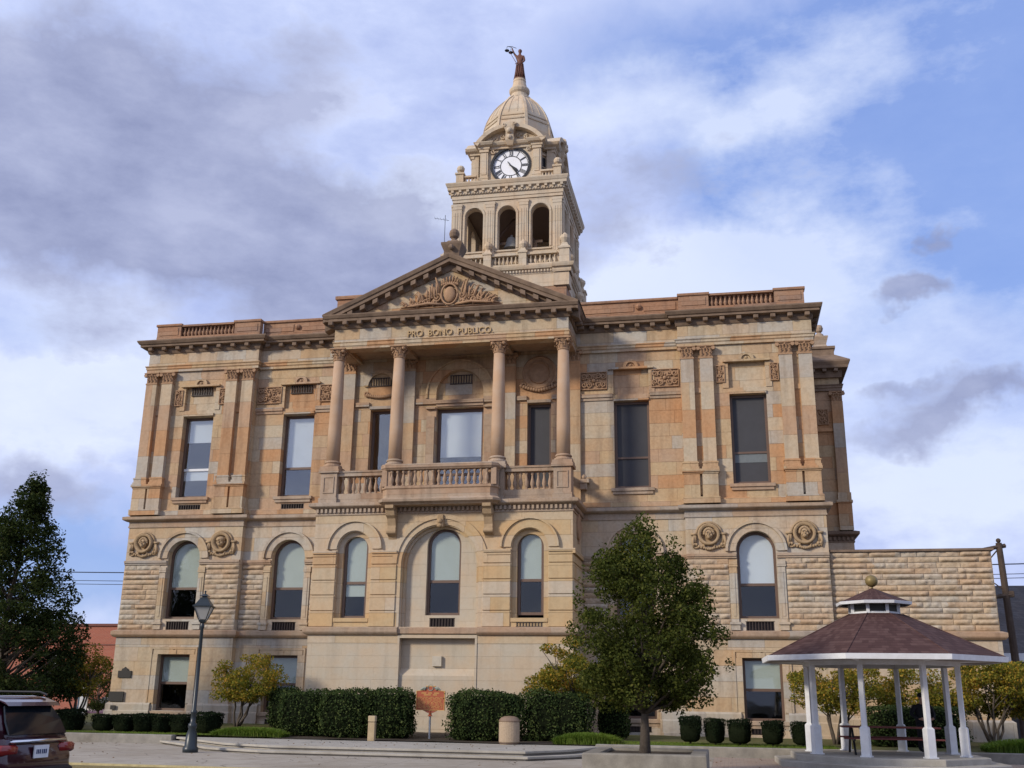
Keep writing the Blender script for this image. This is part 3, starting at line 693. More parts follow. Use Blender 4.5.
def ped_rel(m):
    y=YE+.02; R=random.Random(5)
    m.box(-2.1,2.1,y-.06,y,16.56,16.62)
    m.ball((0,y-.08,17.08),.3,14,10,(.85,.45,1.15)); m.tube([(.34*math.cos(a),y-.14,17.08+.44*math.sin(a)) for a in [i*PI/10 for i in range(21)]],.045,5)
    for k in range(9): m.ball((-.32+.08*k,y-.12,17.5+.07*math.sin(k*PI/8)),.06,6,4)
    for k in range(7):
        a=rad(30+k*20); m.tube([(.3*math.cos(a),y-.1,17.4+.2*math.sin(a)),(.4*math.cos(a),y-.16,17.5+.3*math.sin(a)),(.42*math.cos(a)+.05,y-.1,17.56+.33*math.sin(a))],[.05,.04,.015],5)
    for s in(-1,1):
        for k,(px,pz,r) in enumerate(((.52,17.0,.2),(.62,16.76,.13),(.9,17.1,.17),(.98,16.8,.15),(1.25,16.93,.14),(1.35,16.72,.1),(1.58,16.78,.12),(1.82,16.7,.08))):
            scroll(m,s*px,pz,y-.06,r,1.5,s*(1 if k%2 else -1),R.random()*6,.04)
        for k in range(15):
            t=k/14; x=s*(.42+1.4*t); h=(1.0*(1-t)+.12)*R.uniform(.75,1.05); b=s*R.uniform(-.05,.3); z0=16.66+h*R.uniform(.1,.4)
            m.tube([(x,y-.08,z0),(x+b*.5,y-.13,z0+(16.66+h-z0)*.6),(x+b,y-.15,16.66+h),(x+b*1.5,y-.1,16.66+h-.06)],[.03,.055,.035,.012],5)
            m.ball((x+b*.3,y-.12,z0),R.uniform(.03,.06),6,4)
        m.tube([(s*.2,y-.08,16.66),(s*.9,y-.14,16.72),(s*1.5,y-.12,16.66),(s*2.05,y-.08,16.63)],[.05,.06,.05,.02],6)
P('pediment_relief','carve',ped_rel,smooth=True)
# lettering
def text_mesh(txt,size,ext,name,mat,parent,loc,rot=(PI/2,0,0),bevel=0,squash=1,align='CENTER'):
    cu=bpy.data.curves.new(name,'FONT'); cu.body=txt; cu.size=size; cu.extrude=ext; cu.align_x=align; cu.align_y='CENTER'; cu.resolution_u=3
    o=bpy.data.objects.new(name,cu); COL.objects.link(o)
    dg=bpy.context.evaluated_depsgraph_get(); me=bpy.data.meshes.new_from_object(o.evaluated_get(dg)); bpy.data.objects.remove(o)
    me.name=name; me.materials.clear(); me.materials.append(mat)
    n=bpy.data.objects.new(name,me); COL.objects.link(n); n.parent=parent; n.location=loc; n.rotation_euler=rot; n.scale=(squash,1,1); return n
text_mesh('PRO  BONO  PUBLICO.',.37,.03,'carved_inscription',plain('inscription_stone',(.52,.37,.20),.9),CH,(.05,YE-.03,15.48),squash=.93)
# apex urn of the pediment
def urn_prof(s): return [(0.0,0),(.34*s,0),(.34*s,.08*s),(.2*s,.14*s),(.16*s,.3*s),(.3*s,.5*s),(.36*s,.75*s),(.3*s,.95*s),(.14*s,1.05*s),(.18*s,1.1*s),(.1*s,1.2*s),(0,1.25*s)]
def apx(m):
    y=-1.75; c=0
    def sq(r,z): return [(c-r,y-r,z),(c+r,y-r,z),(c+r,y+r,z),(c-r,y+r,z)]
    m.loft([sq(.42,18.55),sq(.42,18.75),sq(.3,18.8),sq(.32,19.0),sq(.42,19.25),sq(.44,19.32),sq(.44,19.4),sq(.26,19.47),sq(.2,19.56)])
    m.lathe([(.18,19.54),(.11,19.64),(.1,19.7),(.19,19.78),(.22,19.92),(.18,20.06),(.07,20.14),(0,20.16)],(c,y,0),12)
    m.ball((c,y-.45,19.15),.12,6,5)
P('apex_finial','dark_trim',apx)
P('chimney','red',lambda m:(m.box(-6.0,-4.4,.9,1.7,16.4,18.4),m.box(-6.08,-4.3,.82,1.78,18.4,18.55)))
# ---- side wing on the right
W0,W1,WY0,WY1=13.9,15.93,7.0,17.0
P('wing_wall','low',lambda m:(m.box(W0,W1,WY0,WY1,-.3,8.3)))
P('wing_wall','ash',lambda m:(m.box(W0,15.83,WY0+.02,WY1,8.3,15.9)))
WP=[(13.9,WY0),(W1,WY0),(W1,WY1),(13.9,WY1)]; WP2=[(13.9,WY0+.02),(15.83,WY0+.02),(15.83,WY1),(13.9,WY1)]
P('wing_belt_course','dark_trim',lambda m:(m.run(belt,WP),dent(m,14.1,15.95,WY0-.02,8.25,8.39,.09)))
P('wing_cornice','dark_trim',lambda m:(m.run(arch_prof,WP2),m.run([(0,15.6),(.12,15.6),(.15,15.8),(.15,15.95),(.4,15.98),(.42,16.1),(.5,16.25),(.5,16.32),(-.1,16.75),(-.3,16.75)],WP2),m.run([(-.5,16.5),(-.05,16.5),(-.05,16.62),(-.1,16.64),(-.1,17.02),(-.04,17.04),(-.04,17.16),(-.5,17.16)],WP2)))
P('wing_modillion','dark_trim',lambda m:[m.bbox(x-.09,x+.09,WY0-.36,WY0-.13,15.82,15.96,.02) for x in(14.2,14.7,15.2,15.7)])
m=MB(); m.box(15.42,15.9,WY0-.18,WY0,10.3,14.45); p=m.build('pilaster',M['pil'],CH); c=MB(); capital(c,.46,.46,14.45,15.66,WY0,.17); c.build('capital',M['carve'],p)
P('pilaster_pedestal','ash',lambda m:(m.box(15.3,15.98,WY0-.3,WY0,9.85,9.96),m.box(15.36,15.94,WY0-.24,WY0,8.66,9.849),m.box(15.38,15.94,WY0-.24,WY0,9.961,10.3),m.box(14.15,15.4,WY0-.08,WY0,13.1,13.25)))
relief(14.75,15.25,13.42,14.14,WY0+.02,91)
def wf(m):
    c=(15.2,WY0+.8)
    def sq(r,z): return [(c[0]-r,c[1]-r,z),(c[0]+r,c[1]-r,z),(c[0]+r,c[1]+r,z),(c[0]-r,c[1]+r,z)]
    m.loft([sq(.3,17.1),sq(.3,17.3),sq(.26,17.4),sq(.36,17.75),sq(.36,17.8)]); m.lathe([(.24,17.8),(.2,17.95),(.08,18.05),(.16,18.12),(.2,18.26),(.16,18.4),(0,18.46)],(c[0],c[1],0),12)
P('wing_finial','trim',wf,smooth=False)
# rock-faced masonry: real blocks with broken faces
def rockwall(x0,x1,z0,z1,y,bh=.2,seed=1,avoid=()):
    R=np.random.RandomState(seed); V=[];F=[]; nr=max(1,round((z1-z0)/bh)); h=(z1-z0)/nr; off=0
    for r in range(nr):
        x=x0
        while x<x1-1e-3:
            w=R.uniform(.5,1.6); 
            if x+w>x1-.35: w=x1-x
            g=.008; a,b=x+g,x+w-g; c,d=z0+r*h+g,z0+(r+1)*h-g; nx=max(4,int(w/.06)); nz=5
            amp=R.uniform(.012,.075); ridge=R.uniform(.3,.7); ph=R.uniform(0,6); st=R.uniform(-.022,.022,6)
            for j in range(nz+1):
                for i in range(nx+1):
                    u=i/nx; t=j/nz
                    e=min(u*nx/1.6,(1-u)*nx/1.6,1)*min(t*nz/1.3,(1-t)*nz/1.3,1)
                    bul=amp*(.6+.5*math.cos((t-ridge-.12*math.sin(u*5+ph))*3.0))+R.uniform(-.5,.5)*.022+st[int(u*5.99)]
                    V.append((a+(b-a)*u,y-(bul*e if 0<i<nx and 0<j<nz else .0),c+(d-c)*t))
            for j in range(nz):
                for i in range(nx):
                    o=off+j*(nx+1)+i; F.append((o,o+1,o+nx+2,o+nx+1))
            off+=(nx+1)*(nz+1); x+=w
    return np.array(V),np.array(F)
def rocks(name,regs,parent,mat='rock'):
    Vs=[];Fs=[];o=0
    for k,r in enumerate(regs):
        V,F=rockwall(*r,seed=k+3); Vs.append(V); Fs.append(F+o); o+=len(V)
    return arr_mesh(name,np.vstack(Vs),np.vstack(Fs),M[mat],parent)
regs=[]
for x0,x1,y,c in segs: regs+= [(x0 if x0>-14.1 else -14.15,c-1.03,4.0,6.6,y-.02),(c+1.03,x1,4.0,6.6,y-.02)]
rocks('rock_faced_stonework',regs,CH)
# ---- annex to the right
AN=empty('annex',(-10.35,0,0)); tag(AN,'low rock-faced sandstone extension joined to the right side of the courthouse','extension')
P('base_wall','low',lambda m:m.box(14.16,19.75,-.12,9,-.3,3.72),AN); P('upper_wall','rust',lambda m:m.box(14.16,19.72,-.12,9,3.72,6.8),AN)
P('water_table','trim',lambda m:m.run(wt,[(14.33,-.12),(19.75,-.12),(19.75,9)]),AN)
P('coping','dark_trim',lambda m:m.box(14.17,19.8,-.24,9.05,6.8,6.88),AN); P('plinth','grey',lambda m:m.run([(0,-.3),(.12,-.3),(.12,.95),(.02,1.02),(0,1.02)],[(14.32,-.12),(19.75,-.12),(19.75,9)]),AN)
rocks('rock_faced_stonework',[(14.17,19.7,4.0,6.8,-.14)],AN)
# plaques
def plq(pts,y,label,cat='plaque',name='wall_plaque',letters=None):
    m=MB(); m.plate(pts,(),-.05,0); cx=sum(p[0] for p in pts)/len(pts)
    o=m.build(name,M['bronze'],None); o.location=(-10.35,y,0); tag(o,label,cat); return o
plq([(-13.86,2.1),(-13.28,2.1),(-13.28,2.37),(-13.42,2.37),(-13.45,2.45),(-13.52,2.47),(-13.57,2.52),(-13.62,2.47),(-13.69,2.45),(-13.72,2.37),(-13.86,2.37)],YP-.001,'small dark plaque with a stepped top on the lower left corner of the courthouse')
plq(rect(-14.14,-13.5,1.18,1.56),YP-.03,'wide dark rectangular plaque below the stepped plaque on the courthouse corner')
plq(rect(-13.95,-13.74,.87,1.03),YP-.13,'tiny dark square plate on the stone plinth at the courthouse corner','plate','wall_plate')
m=MB(); m.loft([[(-.18,0,2.58),(.18,0,2.58),(.18,0,2.95),(-.18,0,2.95)],[(-.18,-.12,2.6),(.16,-.12,2.6),(.16,-.12,2.95),(-.18,-.12,2.95)]]); o=fix_normals(m.build('wall_light',plain('beige_painted_metal',(.5,.44,.34),.5),None)); o.location=(-10.38,YB+.299,0); tag(o,'small beige box light fixed on the wall above the brown marker','light')
# ================================================================== TOWER (mesh coordinates centred on its axis)
TC=(0,11.6,0)
m=MB(); m.box(-3.2,3.2,-3.25,3.25,15.95,21.5)
TW=m.build('clock_tower',M['red'],CH,loc=TC)
def TP(name,mat,fn,smooth=False,parent=None):
    m=MB(); fn(m); return m.build(name,M[mat] if isinstance(mat,str) else mat,parent or TW,smooth)
def rot4(o):
    for k in(1,2,3): 
        c=cp(o,rz=k*PI/2)
        for ch in list(o.children): cp(ch,parent=c)
sqp=lambda h:[(-h,-h),(h,-h),(h,h),(-h,h),(-h,-h)]
def ringrun(m,prof,h):
    # closed square moulding: loft through 4 mitred corners
    rings=[[(sx*(h+o),sy*(h+o),z) for o,z in prof] for sx,sy in((-1,-1),(1,-1),(1,1),(-1,1),(-1,-1))]
    m.loft(rings,cap=False)
TP('tower_podium','cream',lambda m:(m.box(-3.22,3.22,-3.27,3.27,21.5,22.2),[m.box(sx*2.95-.4,sx*2.95+.4,sy*2.95-.42,sy*2.95+.42,21.5,22.2) for sx in(-1,1) for sy in(-1,1)]))
tc_prof=[(-.3,22.2),(.02,22.2),(.05,22.3),(.05,22.42),(.16,22.45),(.2,22.55),(.22,22.64),(0,22.7),(-.3,22.7)]
TP('podium_cornice','cream',lambda m:ringrun(m,tc_prof,3.27))
TP('podium_cornice','cream',lambda m:[m.run([(o-.0,z+.003) for o,z in tc_prof[1:-1]],[(sx*2.5,sy*3.42),(sx*3.42,sy*3.42),(sx*3.42,sy*2.5)] if sx*sy<0 else [(sx*3.42,sy*2.5),(sx*3.42,sy*3.42),(sx*2.5,sy*3.42)]) for sx in(-1,1) for sy in(-1,1)])
TP('tower_dentils','cream',lambda m:(dent(m,-2.5,2.5,-3.32,22.29,22.4,.07,.08,.16),dents(m,-2.5,2.5,3.32,22.29,22.4,.07,.08,.16),dent(m,-3.0,3.0,-3.06,27.12,27.2,.05,.07,.15),dents(m,-3.0,3.0,3.06,27.12,27.2,.05,.07,.15)))
# balcony balustrade of belfry (one side, then turned)
def tb(m):
    m.box(-2.7,2.7,-3.22,-2.95,22.7,22.84); m.box(-2.7,2.7,-3.24,-2.93,23.33,23.46)
    for x in(-.93,.93): m.box(x-.2,x+.2,-3.32,-2.9,22.7,23.42); m.box(x-.25,x+.25,-3.36,-2.86,23.42,23.52); m.loft([[(x+a*r,-3.1+b*r,z) for a,b in((-1,-1),(1,-1),(1,1),(-1,1))] for r,z in((.2,23.52),(.1,23.75))]); m.lathe([(.1,23.7),(.15,23.8),(.22,23.95),(.2,24.08),(.1,24.16),(.07,24.22),(.0,24.27)],(x,-3.1,0),10)
    x=-3.1; m.box(x-.26,x+.26,-3.36,-2.84,22.7,23.5); m.box(x-.31,x+.31,-3.41,-2.79,23.5,23.6); m.loft([[(x+a*r,-3.1+b*r,z) for a,b in((-1,-1),(1,-1),(1,1),(-1,1))] for r,z in((.25,23.6),(.12,23.88))]); m.lathe([(.12,23.85),(.18,23.95),(.26,24.12),(.24,24.27),(.12,24.36),(.08,24.42),(0,24.48)],(x,-3.1,0),10)
tbo=TP('balustrade','cream',tb)
# balusters: 4 rows would be deeper than sub-parts allow, so they are a sub-part mesh per side
def tbb(m):
    for x0,x1,n in((-2.7,-1.2,6),(-.65,.65,6),(1.2,2.7,6)):
        for i in range(n): m.lathe([(r*.85,h*.49) for r,h in((.07,0),(.04,.12),(.1,.4),(.04,.75),(.07,.9),(.07,1))],(x0+(i+.5)*(x1-x0)/n,-3.09,22.84),8)
tbbo=TP('baluster_row','cream',tbb,True); rot4(tbo); rot4(tbbo)
# belfry
def bf(m):
    m.plate(rect(-2.9,2.9,22.7,26.7),[archp(x,.48,23.82,25.85,14) for x in(-1.77,0,1.77)],-2.9,-2.5)
bo=TP('belfry_wall','cream',bf); rot4(bo)
def bp(m):
    for x in(-2.68,-.9,.9,2.68):
        m.box(x-.24,x+.24,-3.0,-2.9,23.4,26.28); m.box(x-.28,x+.28,-3.03,-2.9,26.45,26.6); m.box(x-.25,x+.25,-3.02,-2.9,26.28,26.45); m.box(x-.27,x+.27,-3.03,-2.9,22.7,23.4)
        for k in(-1,0,1): m.box(x+k*.13-.03,x+k*.13+.03,-3.018,-3.0,23.6,26.1)
    for x in(-1.77,0,1.77):
        m.plate(ringp(x,25.85,.6,.5,zb=23.9,n=14),(),-2.95,-2.9); m.box(x-.6,x+.6,-2.97,-2.9,23.72,23.81)
bpo=TP('belfry_pilasters','cream',bp); rot4(bpo)
TP('belfry_floor','cream',lambda m:m.box(-2.6,2.6,-2.6,2.6,22.7,23.3))
TP('belfry_ceiling','frame',lambda m:m.box(-2.55,2.55,-2.55,2.55,26.6,26.7))
TP('bell_frame','frame',lambda m:(m.box(-1.6,1.6,-1.2,-1.0,24.9,25.05),m.box(-1.3,-1.1,-1.2,-1.0,23.3,24.9),m.box(1.1,1.3,-1.2,-1.0,23.3,24.9),m.tube([(-1.2,-1.1,25),(0,-1.1,26.4)],.07),m.tube([(1.2,-1.1,25),(0,-1.1,26.4)],.07),m.box(-.9,.9,-1.15,-1.05,24.4,24.45)))
TP('tower_cornice','cream',lambda m:ringrun(m,[(-.4,26.7),(.06,26.7),(.06,26.85),(.1,26.87),(.1,27.1),(.16,27.1),(.18,27.22),(.18,27.3),(.3,27.36),(.31,27.5),(.34,27.53),(.4,27.68),(.4,27.74),(-.4,27.8),(-2.9,27.8)],2.9))
def tmod(m):
    for i in range(15):
        x=-2.94+i*.42; m.box(x-.07,x+.07,-3.19,-3.06,27.22,27.35); m.box(3.06,3.19,x-.07,x+.07,27.22,27.35); m.box(-3.19,-3.06,x-.07,x+.07,27.24,27.35)
TP('tower_modillions','cream',tmod)
# clock stage
TP('clock_stage','cream',lambda m:m.loft([[(x,y,z) for x,y in((-1.35,-1.95),(1.35,-1.95),(1.95,-1.35),(1.95,1.35),(1.35,1.95),(-1.35,1.95),(-1.95,1.35),(-1.95,-1.35))] for z in(27.8,31.3)]))
def cs(m):
    # projecting bay with a round opening for the dial, pilasters, cornice, segmental pediment
    m.plate(rect(-1.68,1.68,27.8,30.25),[[(1.12*math.cos(a),29.12+1.1*math.sin(a)) for a in [2*PI*i/32 for i in range(32)]]],-2.15,-1.9)
    for s in(-1,1):
        m.box(s*1.46-.22,s*1.46+.22,-2.3,-2.15,28.35,30.0); m.box(s*1.46-.26,s*1.46+.26,-2.36,-2.15,27.8,28.35); m.box(s*1.46-.27,s*1.46+.27,-2.38,-2.15,28.35,28.42)
        m.box(s*1.46-.26,s*1.46+.26,-2.36,-2.15,29.95,30.1); m.box(s*1.46-.14,s*1.46+.14,-2.33,-2.3,28.6,29.9)
        scroll(m,s*.98,30.0,-2.18,.14,1.2,s,0,.04); scroll(m,s*.98,28.25,-2.18,.12,1.2,s,0,.04)
    m.run([(0,30.1),(.06,30.12),(.06,30.25),(.2,30.3),(.28,30.42),(.28,30.46),(0,30.5)],[(-1.72,-1.5),(-1.72,-2.34),(-1.2,-2.34),(-1.2,-2.2),(1.2,-2.2),(1.2,-2.34),(1.72,-2.34),(1.72,-1.5)])
    m.box(-1.7,1.7,-2.18,-1.4,30.1,30.5)
    # segmental pediment
    R=2.26; zc=31.45-R; a0=math.degrees(math.acos(1.95/R))
    o=arc(0,zc,R,a0,180-a0,20); i=arc(0,zc,R-.22,180-a0,a0,20)
    m.plate(o+i,(),-2.62,-1.4); o2=arc(0,zc,R-.2,a0,180-a0,20); m.plate(o2+[(-1.7,30.45),(1.7,30.45)],(),-2.2,-1.4)
    for s in(-1,1):
        for k in range(3): scroll(m,s*(.45+.4*k),30.85-.1*k,-2.22,.15-.02*k,1.3,s,k,.04)
cso=TP('clock_bay','cream',cs); rot4(cso)
def ky(m):
    m.loft([[(x,y,z) for x,y in((-w,-2.2),(w,-2.2),(w,-d),(-w,-d))] for w,d,z in((.16,2.45,30.2),(.24,2.6,30.45),(.2,2.66,30.9),(.3,2.74,31.2),(.34,2.74,31.45),(.3,2.6,31.55))])
    m.ball((0,-2.68,30.95),.17,10,8); m.ball((0,-2.62,30.6),.14,8,6)
    for s in(-1,1): scroll(m,s*.27,31.3,-2.7,.12,1.2,s,0,.04)
kyo=TP('keystone','cream',ky); rot4(kyo)
def dgw(m):
    M_=Matrix.Rotation(PI/4,4,'Z'); st=len(m.v)
    m.box(-.2,.2,-2.35,-2.33,28.55,29.7); m.xform(M_,st)
dgo=TP('diagonal_window','black',dgw)
def dgf(m):
    M_=Matrix.Rotation(PI/4,4,'Z')
    m.box(-.3,-.2,-2.42,-2.33,28.45,29.8); m.box(.2,.3,-2.42,-2.33,28.45,29.8); m.box(-.34,.34,-2.44,-2.33,29.8,29.9); m.box(-.34,.34,-2.46,-2.33,28.35,28.45); m.box(-.2,.2,-2.38,-2.351,29.1,29.14); m.xform(M_,0)
dgfo=TP('diagonal_window_frame','cream',dgf); rot4(dgo); rot4(dgfo)
# top balustrade
def t2(m):
    x=-2.65; m.box(x-.2,x+.2,x-.2,x+.2,27.8,28.45); m.box(x-.25,x+.25,x-.25,x+.25,28.45,28.55); m.lathe([(.18,28.55),(.1,28.62),(.1,28.66),(.2,28.75),(.22,28.88),(.16,29.0),(0,29.06)],(x,x,0),12)
    for a,b in((-2.45,-1.75),(1.75,2.45)): 
        m.box(a,b,-2.76,-2.54,27.8,27.9); m.box(a,b,-2.78,-2.52,28.28,28.38)
        for i in range(4): m.lathe([(r,h*.38) for r,h in((.06,0),(.035,.12),(.08,.4),(.035,.75),(.06,1))],(a+.1+i*.17,-2.65,27.9),7)
t2o=TP('top_balustrade','cream',t2); rot4(t2o)
# dome
prof=[(2.0,30.9),(2.02,31.1),(1.92,31.15),(1.93,31.5),(1.9,31.9),(1.84,32.3),(1.73,32.7),(1.57,33.1),(1.36,33.5),(1.12,33.85),(.86,34.15),(.62,34.4)]
def dome(m):
    for w in(1,):
        m.loft([[(r/math.cos(PI/8)*math.cos(PI/8+k*PI/4),r/math.cos(PI/8)*math.sin(PI/8+k*PI/4),z) for k in range(8)] for r,z in prof])
DM=TP('dome','cream',dome)
def ribs(m):
    for k in range(8):
        a=PI/8+k*PI/4; ca,sa=math.cos(a),math.sin(a); L=[]
        for r,z in prof[2:]:
            R=r/math.cos(PI/8)+.03; w=.075
            L.append([(R*ca-w*sa,R*sa+w*ca,z),(R*ca+w*sa,R*sa-w*ca,z),((R-.2)*ca+w*sa,(R-.2)*sa-w*ca,z),((R-.2)*ca-w*sa,(R-.2)*sa+w*ca,z)])
        m.loft(L)
        # panel mouldings on each face
        a=k*PI/4; ca,sa=math.cos(a),math.sin(a)
        for z0,r0 in((32.2,1.865),(32.48,1.80)):
            w=r0*math.tan(PI/8)-.14; m.loft([[(r0*ca-s_*w*sa+o*ca,r0*sa+s_*w*ca+o*sa,z) for o,z in((-.05,z0-.04),(.045,z0-.04),(.045,z0+.03),(-.08,z0+.03))] for s_ in(-1,1)])
        for s_ in(-.35,.35):
            pts=[]
            for r,z in prof[6:11]: w=s_*r*math.tan(PI/8); pts.append(((r+.01)*ca-w*sa,(r+.01)*sa+w*ca,z))
            m.tube(pts,.018,4)
TP('dome_ribs','cream',ribs)
TP('lantern','cream',lambda m:m.lathe([(.74,34.3),(.72,34.42),(.52,34.5),(.47,34.75),(.56,34.85),(.6,34.97),(.58,35.08),(.45,35.18),(.4,35.4),(.36,35.55),(.38,35.62),(.36,35.74),(0,35.75)],(0,0,0),16))
# urns at the podium sides
TP('podium_brackets','cream',lambda m:[(m.box(3.2,3.75,y-.2,y+.2,20.9,21.5),m.loft([[(3.2,y-.16,20.9),(3.75,y-.16,20.9),(3.2,y-.16,20.0)],[(3.2,y+.16,20.9),(3.75,y+.16,20.9),(3.2,y+.16,20.0)]]),m.lathe([(.16,21.5),(.1,21.6),(.24,21.85),(.22,22.0),(.08,22.1),(0,22.15)],(3.5,y,0),10)) for y in(-.6,1.6)])
# clock faces (parts of the building; numerals, ring and hands are sub-parts)
DIAL=plain('white_clock_dial',(.82,.83,.86),.4,var=.03,scale=2); 
def disc(m,r0,r1,y,th,n=40):
    o=[(r1*math.cos(2*PI*i/n),29.12+r1*math.sin(2*PI*i/n)) for i in range(n)]
    h=[[(r0*math.cos(2*PI*i/n),29.12+r0*math.sin(2*PI*i/n)) for i in range(n)]] if r0 else []
    m.plate(o,h,y,y+th)
def clock(rz):
    m=MB(); disc(m,0,1.06,-2.08,.03); f=m.build('clock_face',DIAL,CH,loc=TC,rz=rz)
    m=MB(); disc(m,.99,1.12,-2.2,.1); disc(m,.93,.95,-2.09,.009); disc(m,.56,.60,-2.092,.011); 
    for k in range(60):
        a=k*PI/30; m.tube([(.95*math.sin(a),-2.088,29.12+.95*math.cos(a)),(.99*math.sin(a),-2.088,29.12+.99*math.cos(a))],.008,4)
    m.build('clock_rim',M['black'],f)
    nums=['XII','I','II','III','IIII','V','VI','VII','VIII','IX','X','XI']
    nm=MB()
    W={'I':.055,'V':.13,'X':.13}
    for k,t in enumerate(nums):
        a=k*PI/6; tot=sum(W[c] for c in t); x=-tot/2; st=len(nm.v); h=.155
        def bar(xa,xb,w):
            nm.loft([[(xa-w/2,0,-h),(xa+w/2,0,-h),(xa+w/2,.012,-h),(xa-w/2,.012,-h)],[(xb-w/2,0,h),(xb+w/2,0,h),(xb+w/2,.012,h),(xb-w/2,.012,h)]])
        for c in t:
            w=W[c]; cx=x+w/2
            if c=='I': bar(cx,cx,.032)
            elif c=='V': bar(cx,cx-.045,.034); bar(cx,cx+.045,.02)
            else: bar(cx+.045,cx-.045,.034); bar(cx-.045,cx+.045,.02)
            x+=w
        nm.xform(Matrix.Translation((.765*math.sin(a),-2.094,29.12+.765*math.cos(a)))@Matrix.Rotation(a,4,'Y'),st)
    nm.build('numerals',M['black'],f)
    def hand(name,deg,L,w,tail,y):
        m=MB(); m.loft([[(-w*.5,y,-tail),(w*.5,y,-tail),(w*.5,y+.012,-tail),(-w*.5,y+.012,-tail)],[(-w*.5,y,0),(w*.5,y,0),(w*.5,y+.012,0),(-w*.5,y+.012,0)],[(-w,y,L*.7),(w,y,L*.7),(w,y+.012,L*.7),(-w,y+.012,L*.7)],[(-.008,y,L),(.008,y,L),(.008,y+.012,L),(-.008,y+.012,L)]])
        m.xform(Matrix.Translation((0,0,29.12))@Matrix.Rotation(rad(deg),4,'Y'),0); m.build(name,M['black'],f)
    hand('hour_hand',131,.55,.075,.1,-2.13); hand('minute_hand',144,.86,.05,.3,-2.15)
for k in range(4): clock(k*PI/2)
# bell
def belf(m): m.lathe([(0,.0),(.5,0),(.48,.06),(.4,.2),(.33,.45),(.3,.62),(.22,.74),(.08,.8),(.08,.9)],(0,0,0),20)
m=MB(); belf(m); o=m.build('bell',plain('grey_bell_metal',(.26,.26,.25),.6),None,True); o.location=(-10.28,11.6-1.95,24.25); o.scale=(.88,.88,.88); tag(o,'dark metal bell hanging inside the open belfry of the clock tower','bell')
mm=MB(); mm.tube([(0,0,.9),(0,0,1.0)],.04); mm.build('hanger',M['frame'],o)
# antenna
m=MB(); m.tube([(0,0,0),(0,0,6.4)],.02,5); m.tube([(-.75,0,6.25),(.25,.1,6.05)],.012,4)
for k in range(5): m.tube([(-.7+k*.2,-.2,6.24-k*.04),(-.7+k*.2,.2,6.24-k*.04)],.007,4)
o=m.build('roof_antenna',M['black'],None); o.location=(-12.95,6,19.6); o.scale=(.75,.75,.8); tag(o,'thin metal television antenna on the roof left of the clock tower','antenna')
mm=MB(); mm.tube([(0,0,-4.5),(0,0,.05)],.035,5); mm.build('base',M['roof'],o)
# statue of justice
def skin(name,verts,edges,mat,parent=None,sub=2,root=0,smooth=True,loc=None):
    me=bpy.data.meshes.new(name); me.from_pydata([v[:3] for v in verts],edges,[]); o=bpy.data.objects.new(name,me); COL.objects.link(o)
    md=o.modifiers.new('s','SKIN'); ss=o.modifiers.new('ss','SUBSURF'); ss.levels=sub; ss.render_levels=sub
    for i,v in enumerate(verts):
        r=v[3]; d=me.skin_vertices[0].data[i]; d.radius=(r,r) if not hasattr(r,'__len__') else r; d.use_root=(i==root)
    dg=bpy.context.evaluated_depsgraph_get(); m2=bpy.data.meshes.new_from_object(o.evaluated_get(dg)); bpy.data.objects.remove(o); m2.name=name
    m2.materials.clear(); m2.materials.append(mat); m2.polygons.foreach_set('use_smooth',[True]*len(m2.polygons))
    n=bpy.data.objects.new(name,m2); COL.objects.link(n)
    if parent: n.parent=parent
    if loc: n.location=loc
    return n
ST=empty('statue',(-10.35,11.6,35.75)); tag(ST,'reddish brown robed female statue holding up scales on top of the dome','statue')
V=[(0,0,.95,(.2,.15)),(0,0,1.2,(.15,.12)),(0,0,1.5,(.2,.13)),(0,0,1.68,(.1,.09)),(0,-.01,1.78,.06),(0,-.03,1.93,(.105,.12)),(0,-.01,2.06,.07),
   (-.2,0,1.6,.075),(-.34,-.04,1.82,.055),(-.44,-.08,2.1,.04),(-.46,-.1,2.18,.035),
   (.22,0,1.58,.075),(.28,-.02,1.3,.06),(.2,-.14,1.1,.045),(.1,-.2,1.05,.035),
   (0,0,.6,(.23,.18)),(0,0,.25,(.26,.22)),(0,0,.06,(.28,.24))]
skin('robed_figure',V,[(0,1),(1,2),(2,3),(3,4),(4,5),(5,6),(2,7),(7,8),(8,9),(9,10),(2,11),(11,12),(12,13),(13,14),(0,15),(15,16),(16,17)],M['copper'],ST,2)
def folds(m):
    for k in range(14):
        a=2*PI*k/14; m.tube([(.2*math.cos(a),.16*math.sin(a),1.1),(.24*math.cos(a+.1),.19*math.sin(a+.1),.6),(.31*math.cos(a),.27*math.sin(a),.05)],[.02,.035,.045],5)
    m.lathe([(.36,0),(.36,.06),(.3,.07)],(0,0,0),16)
mm=MB(); folds(mm); mm.build('robe_folds',M['copper'],ST,True)
def scl(m):
    m.tube([(-.46,-.1,2.2),(-.75,-.12,2.3),(-.46,-.1,2.26),(-.2,-.1,2.12)],.018,5)
    for x,z in((-.75,2.3),(-.52,2.14)):
        for k in range(3): m.tube([(x,-.12,z),(x+.1*math.cos(k*2.1),-.12+.1*math.sin(k*2.1),z-.3)],.006,3)
        m.lathe([(.0,-.36),(.1,-.33),(.14,-.29),(.14,-.28)],(x,-.12,z),10)
mm=MB(); scl(mm); mm.build('scales',M['black'],ST)
mm=MB(); mm.tube([(-.12,-.26,.95),(-.55,-.4,1.75)],[.02,.012],5); mm.tube([(-.24,-.22,.98),(-.06,-.3,1.04)],.018,5); mm.build('sword',M['copper'],ST)
mm=MB(); mm.ball((0,.03,1.98),.125,10,8,(.95,.95,1)); mm.ball((0,.13,1.95),.06,8,6); mm.build('hair',M['copper'],ST,True)
